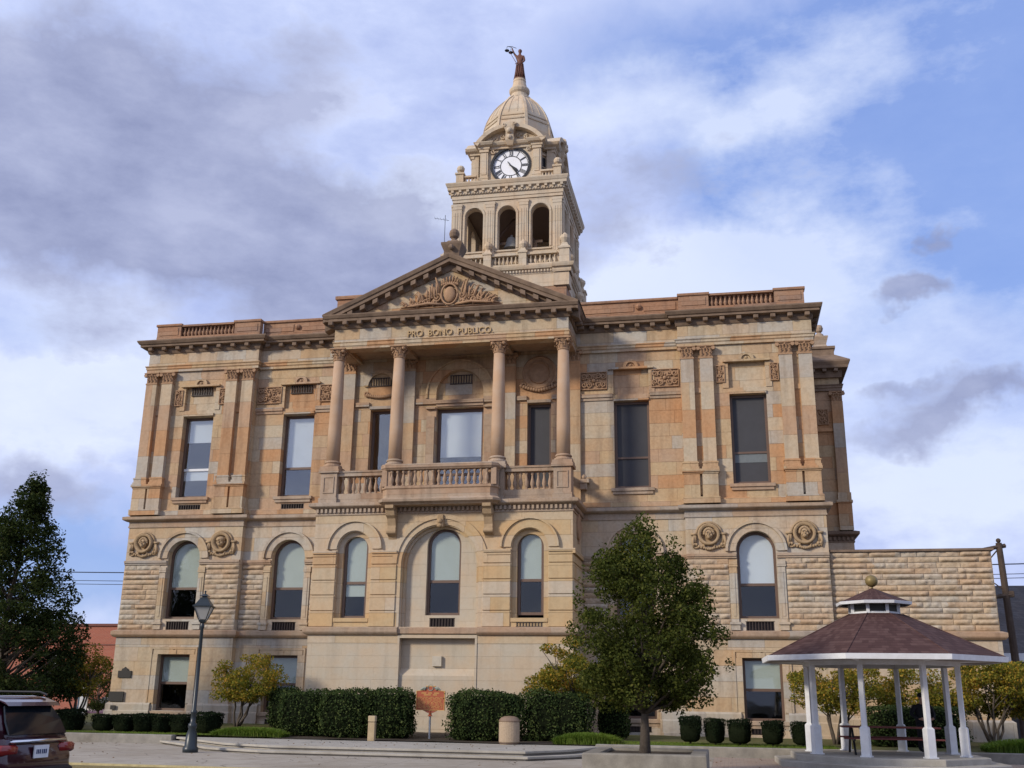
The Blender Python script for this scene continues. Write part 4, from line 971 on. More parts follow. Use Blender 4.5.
# ================================================================== GROUND
def ground_mat(name,c1,c2,scale=1.5,bump=.3,fine=40,jointx=0,jointy=0,stain=.5,rough=.9,crack=False):
    t=NT(name); v=t.node('ShaderNodeNewGeometry').outputs['Position']
    n=t.noise(v,scale,5,.6); n2=t.noise(v,fine,3,.7); n3=t.noise(t.scale(v,(1,1,1)),.35,5,.65); n4=t.noise(v,1.3,6,.7)
    c=t.ramp(n,[(.3,c1),(.7,c2)]); c=t.mix(t.math('MULTIPLY',t.ramp(n2,[(.4,(0,0,0)),(.7,(1,1,1))]),.35),c,t.mix(1,c,C3(.6,.58,.55),'MULTIPLY'))
    c=t.mix(t.math('MULTIPLY',t.ramp(n3,[(.45,(0,0,0)),(.7,(1,1,1))]),stain),c,t.mix(1,c,C3(.72,.68,.62),'MULTIPLY'))
    if crack:
        vo=t.node('ShaderNodeTexVoronoi',feature='DISTANCE_TO_EDGE'); vo.inputs['Scale'].default_value=.42; x=t.node('ShaderNodeVectorMath',operation='ADD'); t.l.new(v,x.inputs[0]); t.l.new(t.node('ShaderNodeTexNoise').outputs['Color'],x.inputs[1]); t.l.new(x.outputs[0],vo.inputs['Vector'])
        c=t.mix(t.math('MULTIPLY',t.math('LESS_THAN',vo.outputs['Distance'],.006),.6),c,C3(.12,.1,.085)); c=t.mix(t.math('MULTIPLY',t.ramp(n4,[(.55,(0,0,0)),(.68,(1,1,1))]),.45),c,t.mix(1,c,C3(.6,.56,.5),'MULTIPLY'))
    if jointx:
        sp=t.node('ShaderNodeSeparateXYZ'); t.l.new(v,sp.inputs[0])
        def e(o,s): 
            fr=t.math('FRACT',t.math('DIVIDE',o,s)); return t.math('LESS_THAN',fr,.018/s*1.0)
        j=t.math('MAXIMUM',e(sp.outputs[0],jointx),e(sp.outputs[1],jointy)); c=t.mix(t.math('MULTIPLY',j,.65),c,C3(.10,.085,.07))
    t.color(c); t.rough(rough,.2); t.bump(n2,bump,.01); return t.m
def pavers():
    t=NT('reddish_brick_pavers'); v=t.node('ShaderNodeNewGeometry').outputs['Position']
    b=t.node('ShaderNodeTexBrick'); t.l.new(v,b.inputs['Vector']); b.inputs['Scale'].default_value=1; b.inputs['Brick Width'].default_value=.2; b.inputs['Row Height'].default_value=.1; b.inputs['Mortar Size'].default_value=.006
    b.inputs['Color1'].default_value=C3(.30,.19,.13); b.inputs['Color2'].default_value=C3(.36,.28,.21); b.inputs['Mortar'].default_value=C3(.14,.12,.10)
    n=t.noise(v,1.2,4); t.color(t.mix(t.math('MULTIPLY',n,.6),b.outputs['Color'],C3(.36,.31,.26))); t.rough(.9,.2); t.bump(b.outputs['Fac'],-.4,.01); return t.m
M['asph']=ground_mat('grey_asphalt',(.045,.045,.047),(.065,.063,.06))
M['side']=ground_mat('tan_concrete_pavement',(.33,.29,.235),(.41,.365,.30),jointx=1.6,jointy=1.6,crack=True,stain=.8)
M['conc']=ground_mat('grey_concrete',(.33,.305,.26),(.43,.40,.345),scale=2.5)
M['concd']=ground_mat('stained_concrete',(.20,.185,.16),(.33,.305,.26),scale=3,stain=.8)
M['lawn']=ground_mat('dry_lawn',(.07,.085,.025),(.15,.13,.05),scale=4,bump=1)
M['mulch']=ground_mat('mulch_bed',(.045,.035,.025),(.085,.065,.045),scale=8,bump=1)
M['verge']=ground_mat('dry_yellow_verge',(.17,.135,.055),(.25,.20,.09),scale=5,bump=1)
M['yel']=plain('faded_yellow_kerb_paint',(.50,.42,.22),.8,var=.25,scale=5)
M['pav']=pavers()
def sheet(name,pts,z,mat,th=None):
    m=MB()
    if th: m.loft([[(x,y,z-th) for x,y in pts],[(x,y,z) for x,y in pts]])
    else: m.add([(x,y,z) for x,y in pts],[tuple(range(len(pts)))])
    return struct(fix_normals(m.build(name,M[mat])) if th else m.build(name,M[mat]))
sheet('ground',[(-500,-300),(500,-300),(500,600),(-500,600)],-.15,'asph')
sheet('pavement',[(-60,-17.2),(40,-17.2),(40,-7.9),(-60,-7.9)],0,'side',.14)
sheet('brick_path',[(-.5,-16.8),(12,-16.8),(12,-8.12),(-.5,-8.12)],.006,'pav')
sheet('kerb',[(-60,-17.36),(40,-17.36),(40,-17.205),(-60,-17.205)],.012,'yel',.15)
sheet('verge',[(-60,-20),(40,-20),(40,-17.365),(-60,-17.365)],-.03,'verge',.1)
sheet('road',[(-300,-34),(300,-34),(300,-20.2),(-300,-20.2)],-.14,'asph')
sheet('kerb',[(-60,-20.19),(40,-20.19),(40,-20.005),(-60,-20.005)],-.01,'conc',.12)
# planted ground by the building
def bed(name,x0,x1,y0,y1,mat,zf):
    nx,ny=int((x1-x0)/.6)+1,int((y1-y0)/.6)+1; m=MB(); vs=[];fs=[]
    for j in range(ny+1):
        for i in range(nx+1):
            x=x0+(x1-x0)*i/nx; y=y0+(y1-y0)*j/ny; vs.append((x,y,zf(x,y)+random.uniform(-.012,.012)))
    for j in range(ny):
        for i in range(nx): o=j*(nx+1)+i; fs.append((o,o+1,o+nx+2,o+nx+1))
    m.add(vs,fs); return struct(m.build(name,M[mat],None,True))
zl=lambda x,y: .27+max(0,min(1,(y+7)/4))*.17
zr=lambda x,y: .27+max(0,min(1,(y+7)/4))*.03
bed('lawn',-60,-14.2,-7.75,-.45,'lawn',zl)
bed('lawn',-40,-24.66,-.45,40,'lawn',lambda x,y:.44)
bed('lawn',-3.6,24,-7.75,-.13,'lawn',zr)
bed('planting_bed',-14.2,-3.6,-7.75,-.25,'mulch',lambda x,y:.24+max(0,min(1,(y+7)/4))*.08)
# low retaining kerbs
def kerbwall(x0,x1,y,zt,name='retaining_wall'):
    m=MB(); m.bbox(x0,x1,y-.0,y+.28,-.05,zt,.02); return struct(m.build(name,M['concd']))
kerbwall(-60,-17.4,-8.0,.27); kerbwall(-3.9,30,-8.05,.28)
# terrace of two broad steps
def terrace(inset,z):
    a=inset
    return [(-17.9+a*1.6,-7.9+a*.0),(-14.5+a*.75,-11.25+a*.9),(-12.6+a*.3,-12.1+a),(-5.15-a*.35,-12.15+a),(-3.95-a,-10.4+a*.4),(-3.55-a*.3,-7.75),(-17.9+a*1.6,-7.75)]
m=MB(); 
for a,z0,z1 in((0,-.05,.1),(.38,.1,.215)):
    p=terrace(a,z1); q=[(-10.9+(x+10.9)*.988,y+.075) for x,y in p]; m.loft([[(x,y,z0) for x,y in q],[(x,y,z1-.055) for x,y in q]]); m.loft([[(x,y,z1-.054) for x,y in p],[(x,y,z1-.012) for x,y in p],[(x*.999-.012,y*.999-.01,z1) for x,y in p]])
struct(fix_normals(m.build('terrace_steps',M['conc'])))
# ================================================================== VEGETATION
def leaves(name,cl,size,mat,parent,aspect=.62,shell=.35,up=.25,loc=None,seed=1):
    R=np.random.RandomState(seed); P_=[];
    for (cx,cy,cz,rx,ry,rz,n) in cl:
        n=int(n); d=R.normal(size=(n,3)); d/=np.linalg.norm(d,axis=1)[:,None]; r=R.uniform(shell**3,1,n)**(1/3.)
        P_.append(np.array([cx,cy,cz])+d*r[:,None]*np.array([rx,ry,rz]))
    P_=np.vstack(P_); n=len(P_)
    nr=R.normal(size=(n,3)); nr[:,2]=np.abs(nr[:,2])+up; nr/=np.linalg.norm(nr,axis=1)[:,None]
    a=np.cross(nr,R.normal(size=(n,3))); a/=np.linalg.norm(a,axis=1)[:,None]; b=np.cross(nr,a)
    s=R.uniform(.6,1.25,n)[:,None]*size*.5; k=s*aspect
    fold=nr*s*.25
    V=np.stack([P_-a*s,P_+b*k-fold*0,P_+a*s,P_-b*k+fold],1).reshape(-1,3)
    F=np.arange(n*4).reshape(-1,4)
    return arr_mesh(name,V,F,mat,parent,loc)
def limb(m,p0,p1,r0,r1,seg=5,wob=.08,R=random):
    pts=[];rs=[]
    for i in range(seg+1):
        t=i/seg; w=wob*math.sin(PI*t)
        pts.append(tuple(p0[k]+(p1[k]-p0[k])*t+R.uniform(-w,w) for k in range(3))); rs.append(r0+(r1-r0)*t)
    m.tube(pts,rs,7); return pts
def profile_tree(name,loc,label,prof,zb,leafm,nl,size,ncl,seed,crown_r=.42,cat='tree',flat=1.0,offx=None):
    R=random.Random(seed); t=empty(name,loc); tag(t,label,cat)
    m=MB(); top=prof[-1][0]
    tp=[(0,0,-.1)]+[(R.uniform(-.05,.05)*k,R.uniform(-.05,.05)*k,top*.92*k/6) for k in range(1,7)]
    r0=prof[0][2] if len(prof[0])>2 else .11
    m.tube(tp,[r0*1.5]+[r0*(1-.14*k) for k in range(1,7)],9)
    cl=[]
    zs=[p[0] for p in prof]; 
    def rad_at(z): return float(np.interp(z,zs,[p[1] for p in prof]))
    def off_at(z): return float(np.interp(z,[o[0] for o in offx],[o[1] for o in offx])) if offx else 0
    for i in range(ncl):
        for _ in range(30):
            z=R.uniform(zs[0],zs[-1]); 
            if R.random()<rad_at(z)/max(p[1] for p in prof)+.12: break
        rr=rad_at(z)*math.sqrt(R.uniform(.12,1)); a=R.uniform(0,2*PI)
        x,y=rr*math.cos(a)+off_at(z),rr*math.sin(a); c=crown_r*R.uniform(.6,1.25)*min(1,.45+rad_at(z)/1.8)
        cl.append((x,y,z,c,c,c*.75,nl/ncl*(c/crown_r)**1.5))
        zt=max(zb*.8,z-rr*.75-.15); k=min(5,max(1,int(zt/(top*.92)*6)))
        if i%2==0: limb(m,(tp[k][0],tp[k][1],zt),(x,y,z),.03+.012*rad_at(z),.008,4,.06,R)
    m.build('trunk',M['bark'],t,True)
    # twigs that poke out of the outline
    for i in range(int(ncl*.5)):
        z=R.uniform(zs[0],zs[-1]); a=R.uniform(0,2*PI); rr=rad_at(z)*R.uniform(1.0,1.10); c=R.uniform(.1,.24)
        cl.append((rr*math.cos(a)+off_at(z),rr*math.sin(a),z+R.uniform(0,.2),c,c,c*1.4,nl/ncl*.12))
    leaves('crown',cl,size,leafm,t,seed=seed)
    return t
profile_tree('pear_tree',(-1.86,-15.9,.40),'dark green round-crowned tree in the concrete planter before the courthouse',
   [(1.05,.9,.095),(1.35,1.35),(1.8,1.6),(2.4,1.72),(2.95,1.55),(3.4,1.3),(3.9,1.1),(4.3,.8),(4.65,.45),(5.0,.12)],1.1,M['leaf'],58000,.08,150,5,.40,offx=[(1,.0),(2.2,.15),(3.2,.05),(5,.0)])
profile_tree('pear_tree',(-24.9,-6.6,.0),'tall dark tree narrowing to the top left of the courthouse, behind the maroon car',
   [(1.3,2.3,.16),(2.2,2.5),(3.4,2.25),(4.6,1.85),(5.6,1.5),(6.6,1.15),(7.5,.85),(8.3,.5),(9.0,.15)],1.2,M['leafd'],56000,.115,300,9,.44,offx=[(1,.1),(4.5,.25),(7,.2),(9,.35)])
def bushy_tree(loc,label,rx,z0,z1,leafm,nl,seed,stems=5,size=.085,group=None,ry=None,sx=0):
    R=random.Random(seed); t=empty('ornamental_tree',loc); tag(t,label,'small tree',group); m=MB(); cl=[]; ry=ry or rx*.85
    for k in range(stems):
        a=2*PI*k/stems+R.uniform(-.3,.3); e=(rx*.45*math.cos(a)+sx,ry*.45*math.sin(a),z0+(z1-z0)*.35)
        pts=limb(m,(.06*math.cos(a),.06*math.sin(a),-.05),e,.045,.025,6,.07,R)
        for j in range(4):
            b=a+R.uniform(-.9,.9); rr=R.uniform(.5,1.0)
            f=(rx*rr*math.cos(b)+sx,ry*rr*math.sin(b),z0+(z1-z0)*R.uniform(.3,.85)); limb(m,pts[R.choice([3,4,6])],f,.02,.006,4,.06,R)
    n=46
    for k in range(n):
        a=R.uniform(0,2*PI); q=math.sqrt(R.random()); zt=z0+(z1-z0)*(R.uniform(0,1)*(1-.55*q*q)+ .12*q)
        c=R.uniform(.2,.38); cl.append((rx*q*math.cos(a)+sx,ry*q*math.sin(a),zt,c*1.3,c*1.3,c*.7,nl/n*(c/.26)**1.6))
    m.build('trunk',M['bark'],t,True); leaves('crown',[q[:6]+(q[6]*2.2,) for q in cl],size*1.05,leafm,t,seed=seed); return t
g_='multi-stemmed small trees along the courthouse wall'
bushy_tree((-17.35,-3.5,.42),'small yellow-green tree behind the street lamp, left of the hedges',1.35,.85,2.45,M['leafy'],3600,21,group=g_,sx=.35)
bushy_tree((-4.6,-4.9,.28),'yellow-leaved small tree half hidden behind the tree in the planter',1.55,1.1,3.15,M['leafy'],5600,22,group=g_,stems=4,sx=-.25)
bushy_tree((3.2,-4.5,.3),'small autumn tree seen through the left side of the gazebo',1.35,.95,2.6,M['leafy'],4000,23,group=g_,sx=.2)
bushy_tree((5.5,-3.2,.3),'small sparse tree behind the person in the gazebo',1.35,1.0,2.3,M['leafy'],3000,24,group=g_,sx=.2)
bushy_tree((7.9,-4.0,.3),'wide orange-tinged small tree just right of the gazebo',1.35,.95,2.65,M['leafy'],5200,25,group=g_,stems=7)
bushy_tree((9.5,-3.4,.3),'small tree at the far right edge in front of the grey-roofed building',1.2,.8,2.5,M['leafy'],4000,26,group=g_)
bushy_tree((-23.1,-4.6,.4),'small yellowish tree beside the tall dark tree at the courthouse corner',.95,1.0,2.7,M['leafy'],3000,27,group=g_)
def hedge(x0,x1,y0,y1,z0,z1,label,n,seed,rnd=.35,group='clipped hedges before the portico wall',mat='leafh',name='hedge',cat='hedge'):
    R=np.random.RandomState(seed); t=empty(name,((x0+x1)/2,(y0+y1)/2,z0)); tag(t,label,cat,group)
    hx,hy,h=(x1-x0)/2,(y1-y0)/2,(z1-z0)
    def sup(k,e=5.5):
        d=R.uniform(-1,1,(k,3)); ax=R.choice(3,k,p=[.3,.3,.4]) if False else R.choice(3,k,p=np.array([hy*h,hx*h,hx*hy*2])/(hy*h+hx*h+hx*hy*2)); d[np.arange(k),ax]=R.choice([-1,1],k)
        s=(np.abs(d)**e).sum(1)**(1/e); return d/s[:,None]
    p=sup(n); p=p*np.where(R.random(n)<.04,R.uniform(1.03,1.12,n),R.uniform(.86,1.03,n))[:,None]; bump_=1+.06*np.sin(p[:,0]*hx*3.1+seed)+.035*np.sin(p[:,2]*5+p[:,0]*hx*7)+.03*np.sin(p[:,1]*6+p[:,0]*hx*11)
    P_=p*bump_[:,None]*np.array([hx,hy,h/2])+np.array([0,0,h/2+.05]); tp_=(1 if mat=='leafh' else .72+.28*np.clip(P_[:,2]/h,0,1)); P_[:,0]*=tp_; P_[:,1]*=tp_; P_=P_[P_[:,2]>.03]; n=len(P_)
    nr=p[:n]*0+R.normal(size=(n,3)); nr+=1.0*(P_-np.array([0,0,h/2]))/np.array([hx,hy,h/2]); nr/=np.linalg.norm(nr,axis=1)[:,None]
    a=np.cross(nr,R.normal(size=(n,3))); a/=np.linalg.norm(a,axis=1)[:,None]; b=np.cross(nr,a); s=R.uniform(.5,1.3,n)[:,None]*.038; 
    if mat=='leafb': s=s*.6
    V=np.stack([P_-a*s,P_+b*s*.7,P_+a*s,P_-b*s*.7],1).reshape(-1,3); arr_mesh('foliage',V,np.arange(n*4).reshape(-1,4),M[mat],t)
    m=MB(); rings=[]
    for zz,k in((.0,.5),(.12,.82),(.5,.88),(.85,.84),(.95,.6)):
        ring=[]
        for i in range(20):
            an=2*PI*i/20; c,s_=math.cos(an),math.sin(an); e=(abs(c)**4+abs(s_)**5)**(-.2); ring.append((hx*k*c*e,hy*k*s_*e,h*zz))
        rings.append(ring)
    m.loft(rings); m.build('dark_core',M['core'],t,True); return t  # solid dark filler painted as the shade behind the leaves
hedge(-14.55,-13.0,-6.7,-5.2,.25,1.62,'dark shaded clipped hedge at the left end, behind the small yellow tree',5200,31)
hedge(-13.1,-11.45,-7.0,-5.4,.22,1.66,'middle one of the three hedge bushes left of the brown marker',6500,32)
hedge(-11.55,-10.05,-6.8,-5.3,.22,1.68,'hedge bush directly left of the brown marker, behind the short post',6500,33)
hedge(-8.85,-6.4,-6.9,-5.2,.22,1.66,'long clipped hedge right of the brown marker, behind the litter bin',10000,34)
hedge(-6.5,-4.3,-6.5,-5.0,.22,1.7,'dark clipped hedge behind the yellow-leaved tree',7500,35)
hedge(4.0,6.9,-5.7,-4.5,.28,1.38,'dark green clipped hedge seen through the gazebo',9000,36,group='clipped hedges by the wall')
hedge(-16.0,-15.0,-4.2,-3.4,.35,1.75,'dark shaded bush below the small yellow-green tree',3500,37,group='shaded bushes')
hedge(-4.3,-3.3,-4.4,-3.6,.28,1.5,'dark shaded bush in the angle of the portico wall',3500,38,group='shaded bushes')
# clipped boxwoods: one built, the rest copied
def boxwood(loc,w,h,label,seed=40,group='row of small clipped boxwoods'):
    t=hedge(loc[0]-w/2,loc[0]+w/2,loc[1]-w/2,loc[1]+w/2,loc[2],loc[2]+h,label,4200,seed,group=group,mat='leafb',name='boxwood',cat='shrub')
    m=MB(); m.tube([(0,0,-.05),(0,0,.25)],.035,7); m.build('stem',M['bark'],t); return t
gl_='row of clipped boxwoods left of the terrace'; gr_='row of clipped boxwoods before the right pavilion'
bx=boxwood((-20.7,-6.6,.30),.67,.46,'leftmost boxwood of the row whole in view, below the dark wall plaque',group=gl_)
pos=[(-19.93,'second boxwood from the left, at the corner of the courthouse',1.0),(-19.22,'third boxwood from the left, under the left edge of the basement window',1.05),(-18.53,'fourth boxwood from the left, under the basement window',1.05),(-17.84,'fifth boxwood from the left, just left of the lamp post',1.05),(-16.9,'broad boxwood just right of the lamp post',1.2),(-22.0,'taller boxwood just beside the maroon car',1.35)]
for x,l,s in pos:
    c=copy_tree(bx,loc=(x,-6.6,.28 if s<1.3 else .22),rz=x*3,label=l); c.scale=(s,s,1.08*s)
bw=boxwood((-1.2,-6.8,.36),.68,.68,'leftmost and tallest of the right-hand clipped boxwoods',44,group=gr_)
for x,l,s in((-.47,'narrow boxwood, second from the left in the right-hand row',.82),(.25,'third boxwood of the right-hand row, under the window jamb',1.0),(1.2,'fourth boxwood of the right-hand row, under the basement window',.95),(2.05,'boxwood of the right-hand row beside the left gazebo post',.85)):
    c=copy_tree(bw,loc=(x,-6.8,.34),rz=x*5,label=l); c.scale=(s,s,.97-.03*(x+1))
def tuft(x0,x1,y0,y1,z,h,n,label,seed):
    R=np.random.RandomState(seed); 
    x=R.uniform(x0,x1,n); y=R.uniform(y0,y1,n); e=1-.5*np.abs((x-(x0+x1)/2)/((x1-x0)/2))**3; hh=h*R.uniform(.6,1.1,n)*e
    a=R.uniform(0,2*PI,n); l=R.uniform(.02,.18,n); w=.012
    dx,dy=np.cos(a),np.sin(a); V=[]
    b=np.stack([x,y,np.full(n,z)],1); d=np.stack([dx,dy,0*dx],1); q=np.stack([-dy,dx,0*dx],1)*w; up=np.array([0,0,1.])
    m1=b+d*l[:,None]*.4+up*hh[:,None]*.7; m2=b+d*l[:,None]*1.4+up*hh[:,None]
    V=np.stack([b-q,b+q,m1+q,m1-q,m1-q,m1+q,m2+q*.2,m2-q*.2],1).reshape(-1,3)
    o=arr_mesh('ground_cover',V,np.arange(n*8).reshape(-1,4),M['grassm']); struct(o,'stuff'); o['label']=label; return o
tuft(-16.3,-13.9,-7.6,-6.9,.22,.3,7000,'strap-leaved green ground cover at the left end of the terrace',1)
tuft(-5.2,-3.3,-7.6,-6.6,.22,.33,7500,'strap-leaved green ground cover beside the concrete planter',2)
tuft(7.0,9.6,-7.5,-6.4,.25,.36,7500,'bright green ground cover right of the gazebo',3)
# short grass along the kerb tops
R_=np.random.RandomState(9)
for nm,x0,x1 in(('grass',-24,-16.4),('grass',-3.3,3)):
    n=9000; x=R_.uniform(x0,x1,n); y=R_.uniform(-7.7,-5.5,n); z=np.full(n,.26); a=R_.uniform(0,6.28,n); h=R_.uniform(.02,.06,n); w=.008
    b=np.stack([x,y,z],1); q=np.stack([np.cos(a)*w,np.sin(a)*w,0*a],1); t_=b+np.stack([R_.uniform(-.02,.02,n),R_.uniform(-.02,.02,n),h],1)
    V=np.stack([b-q,b+q,t_+q*.3,t_-q*.3],1).reshape(-1,3); struct(arr_mesh(nm,V,np.arange(n*4).reshape(-1,4),M['grassm']),'stuff')

# dry leaves blown over the paving
R_=np.random.RandomState(19); n=420; x=R_.uniform(-20,9,n); y=-8.3-np.abs(R_.normal(0,3.4,n)); k=y>-17; x,y=x[k],y[k]; n=len(x); z=np.where((x>-14)&(x<-4)&(y>-11.9),.222,.014)
k=~((x>-18.2)&(x<-3.4)&(y>-12.4)&~((x>-14)&(x<-5)&(y>-11.4)))&~((x>.8)&(x<7)&(y>-13.6))&~((x>-3.2)&(x<-.4)&(y>-17.3)&(y<-13.9)); x,y,z=x[k],y[k],z[k]; n=len(x)
a=R_.uniform(0,6.28,n); s=R_.uniform(.02,.05,n); b=np.stack([x,y,z],1); u=np.stack([np.cos(a)*s,np.sin(a)*s,s*.3],1); v_=np.stack([-np.sin(a)*s*.6,np.cos(a)*s*.6,s*.1],1)
V=np.stack([b-u,b+v_,b+u,b-v_],1).reshape(-1,3); o=struct(arr_mesh('fallen_leaves',V,np.arange(n*4).reshape(-1,4),plain('dry_brown_leaves',(.16,.09,.035),.9)),'stuff')
# ================================================================== FURNITURE, PEOPLE, VEHICLES
# planter
PL=empty('planter',(-1.8,-15.55,0)); tag(PL,'square grey concrete planter holding the dark green tree','planter')
def pla(m):
    o=[(-1.28,-1.55),(1.28,-1.55),(1.28,1.45),(-1.28,1.45)]
    i=[(-.95,-1.22),(.95,-1.22),(.95,1.12),(-.95,1.12)]
    r=lambda p,z:[(x,y,z) for x,y in p]
    m.loft([r([(x*.997,y*.997) for x,y in o],-.05),r(o,.02),r(o,.45),r([(x*.988,y*.988) for x,y in o],.48),r(i,.48),r(i,.38),],cap=False)
mm=MB(); pla(mm); fix_normals(mm.build('planter_box',M['concd'],PL))
mm=MB(); mm.add([(-.95,-1.22,.42),(.95,-1.22,.42),(.95,1.12,.42),(-.95,1.12,.42)],[(0,1,2,3)]); mm.build('soil',M['mulch'],PL)
# lamp
M['lampm']=plain('dark_green_black_lamp_paint',(.022,.03,.035),.35,var=.1)
LP=empty('street_lamp',(-14.55,-12.15,0)); tag(LP,'black street lamp with a four-sided lantern standing left of the terrace steps','street lamp')
mm=MB(); mm.lathe([(.21,0),(.21,.12),(.17,.16),(.15,.45),(.1,.62),(.12,.66),(.12,.74),(.075,.78),(.07,1.0),(.09,1.03),(.09,1.08),(.06,1.12),(.055,2.4),(.045,3.3),(.06,3.34),(.06,3.4),(.045,3.44),(.04,3.5)],(0,0,0),14); mm.build('post',M['lampm'],LP,True)
mm=MB()
def sq4(r,z,a=PI/4+.25): return [(r*1.414*math.cos(a+k*PI/2),r*1.414*math.sin(a+k*PI/2),z) for k in range(4)]
mm.loft([sq4(.05,3.46),sq4(.09,3.5),sq4(.1,3.55)]); 
for k in range(4):
    p,q=sq4(.1,3.55)[k],sq4(.235,3.92)[k]; mm.tube([p,q],.014,5)
mm.loft([sq4(.245,3.9),sq4(.265,3.91),sq4(.265,3.935),sq4(.22,3.95)]); mm.loft([sq4(.225,3.95),sq4(.1,4.15),sq4(.1,4.17)]); mm.loft([sq4(.06,4.17),sq4(.06,4.21)]); mm.loft([sq4(.13,4.21),sq4(.03,4.27)]); mm.tube([(0,0,4.26),(0,0,4.36)],.02,6); mm.ball((0,0,4.34),.03,8,6)
LN=mm.build('lantern',M['lampm'],LP)
t=NT('frosted_lamp_glass'); t.color((.55,.56,.54)); t.rough(.3); t.b.inputs['Transmission Weight'].default_value=.5; M['frost']=t.m
mm=MB(); mm.loft([sq4(.09,3.56),sq4(.222,3.9)]); mm.build('lantern_glass',M['frost'],LN)
# marker sign
M['mbrown']=plain('brown_red_marker_panel',(.36,.085,.035),.45,var=.1)
M['gold']=plain('gold_lettering',(.62,.36,.11),.4)
MK=empty('historical_marker',(-9.5,-6.0,.22)); tag(MK,'red-brown cast marker with gold lettering on a grey post between the hedges','marker sign')
mm=MB(); mm.tube([(0,0,-.05),(0,0,.75)],.035,10); mm.build('post',plain('grey_galvanised_post',(.42,.44,.46),.4,metal=.4),MK)
out=[(-.48,.9),(.48,.9),(.48,1.5),(.3,1.52),(.2,1.56),(.15,1.66),(-.15,1.66),(-.2,1.56),(-.3,1.52),(-.48,1.5)]
mm=MB(); mm.plate(out,(),-.03,.03); mm.lathe([(.09,.72),(.05,.76),(.05,.9)],(0,0,0),10); mm.loft([[(-.25,-.02,.9),(.25,-.02,.9),(.25,.02,.9),(-.25,.02,.9)],[(-.08,-.03,.82),(.08,-.03,.82),(.08,.03,.82),(-.08,.03,.82)]]); PNL=mm.build('sign_panel',M['mbrown'],MK)
mm=MB(); mm.plate([(x*1.0,z) for x,z in out],[[(x*.955,1.2+(z-1.2)*.95) for x,z in out]],-.042,-.03); mm.build('gold_border',M['gold'],PNL)
mm=MB(); mm.plate([(.1*math.cos(a)*1.0,1.6+.1*math.sin(a)) for a in [2*PI*i/16 for i in range(16)]],[[(.08*math.cos(a),1.6+.08*math.sin(a)) for a in [2*PI*i/16 for i in range(16)]]],-.05,-.042)
for s in(-1,1):
    mm.tube([(s*.14,-.04,1.6),(s*.24,-.05,1.58),(s*.34,-.04,1.53)],[.035,.045,.02],6); mm.ball((s*.2,-.05,1.55),.035,8,5)
mm.build('state_emblem',plain('grey_green_emblem',(.23,.25,.2),.5),PNL)
mm=MB(); RR=random.Random(3)
def line(z,h,w,ww):
    x=-w
    while x<w-.03:
        l=RR.uniform(.6,1.5)*ww; l=min(l,w-x); n=max(1,int(l/(h*.7)))
        for k in range(n):
            xx=x+k*l/n; mm.box(xx,xx+l/n*.62,-.036,-.03,z-h/2*RR.uniform(.7,1),z+h/2)
        x+=l+ww*.35
line(1.43,.045,.3,.2); line(1.375,.045,.22,.2)
for k in range(9): line(1.30-k*.04,.02,.42,.11)
line(.94,.014,.32,.1)
mm.build('raised_lettering',M['gold'],PNL)
# litter bin
LB=empty('litter_bin',(-6.5,-7.9,.215)); tag(LB,'round beige stone-faced litter bin with a brown domed lid on the terrace','litter bin')
mm=MB(); mm.lathe([(.27,0),(.27,.05),(.30,.06),(.31,.08),(.31,.62),(.3,.64)],(0,0,0),26); mm.build('bin_body',plain('exposed_aggregate_beige',(.46,.35,.24),.9,var=.2,scale=30,bump=.8),LB,False)
mm=MB(); mm.lathe([(.30,.641),(.32,.65),(.32,.68),(.25,.76),(.15,.80),(.0,.81)],(0,0,0),26); mm.build('lid',plain('brown_plastic_lid',(.22,.15,.10),.5),LB,False)
mm=MB(); mm.lathe([(.312,.03),(.312,.055)],(0,0,0),26); mm.build('base_ring',plain('dark_brown_band',(.12,.075,.05),.6),LB)
# short post
BP=empty('bollard',(-10.85,-7.75,.215)); tag(BP,'short square tan post standing in front of the left hedge','bollard')
mm=MB(); mm.bbox(-.11,.11,-.08,.08,0,.55,.012); mm.build('post',plain('tan_stone_post',(.42,.32,.19),.8,var=.2),BP)
mm=MB(); mm.bbox(-.115,.115,-.085,.085,.56,.74,.015); mm.build('cap',plain('tan_post_cap',(.46,.36,.22),.8),BP); mm=MB(); mm.box(-.1,.1,-.07,.07,.549,.561); mm.build('joint',M['black'],BP)
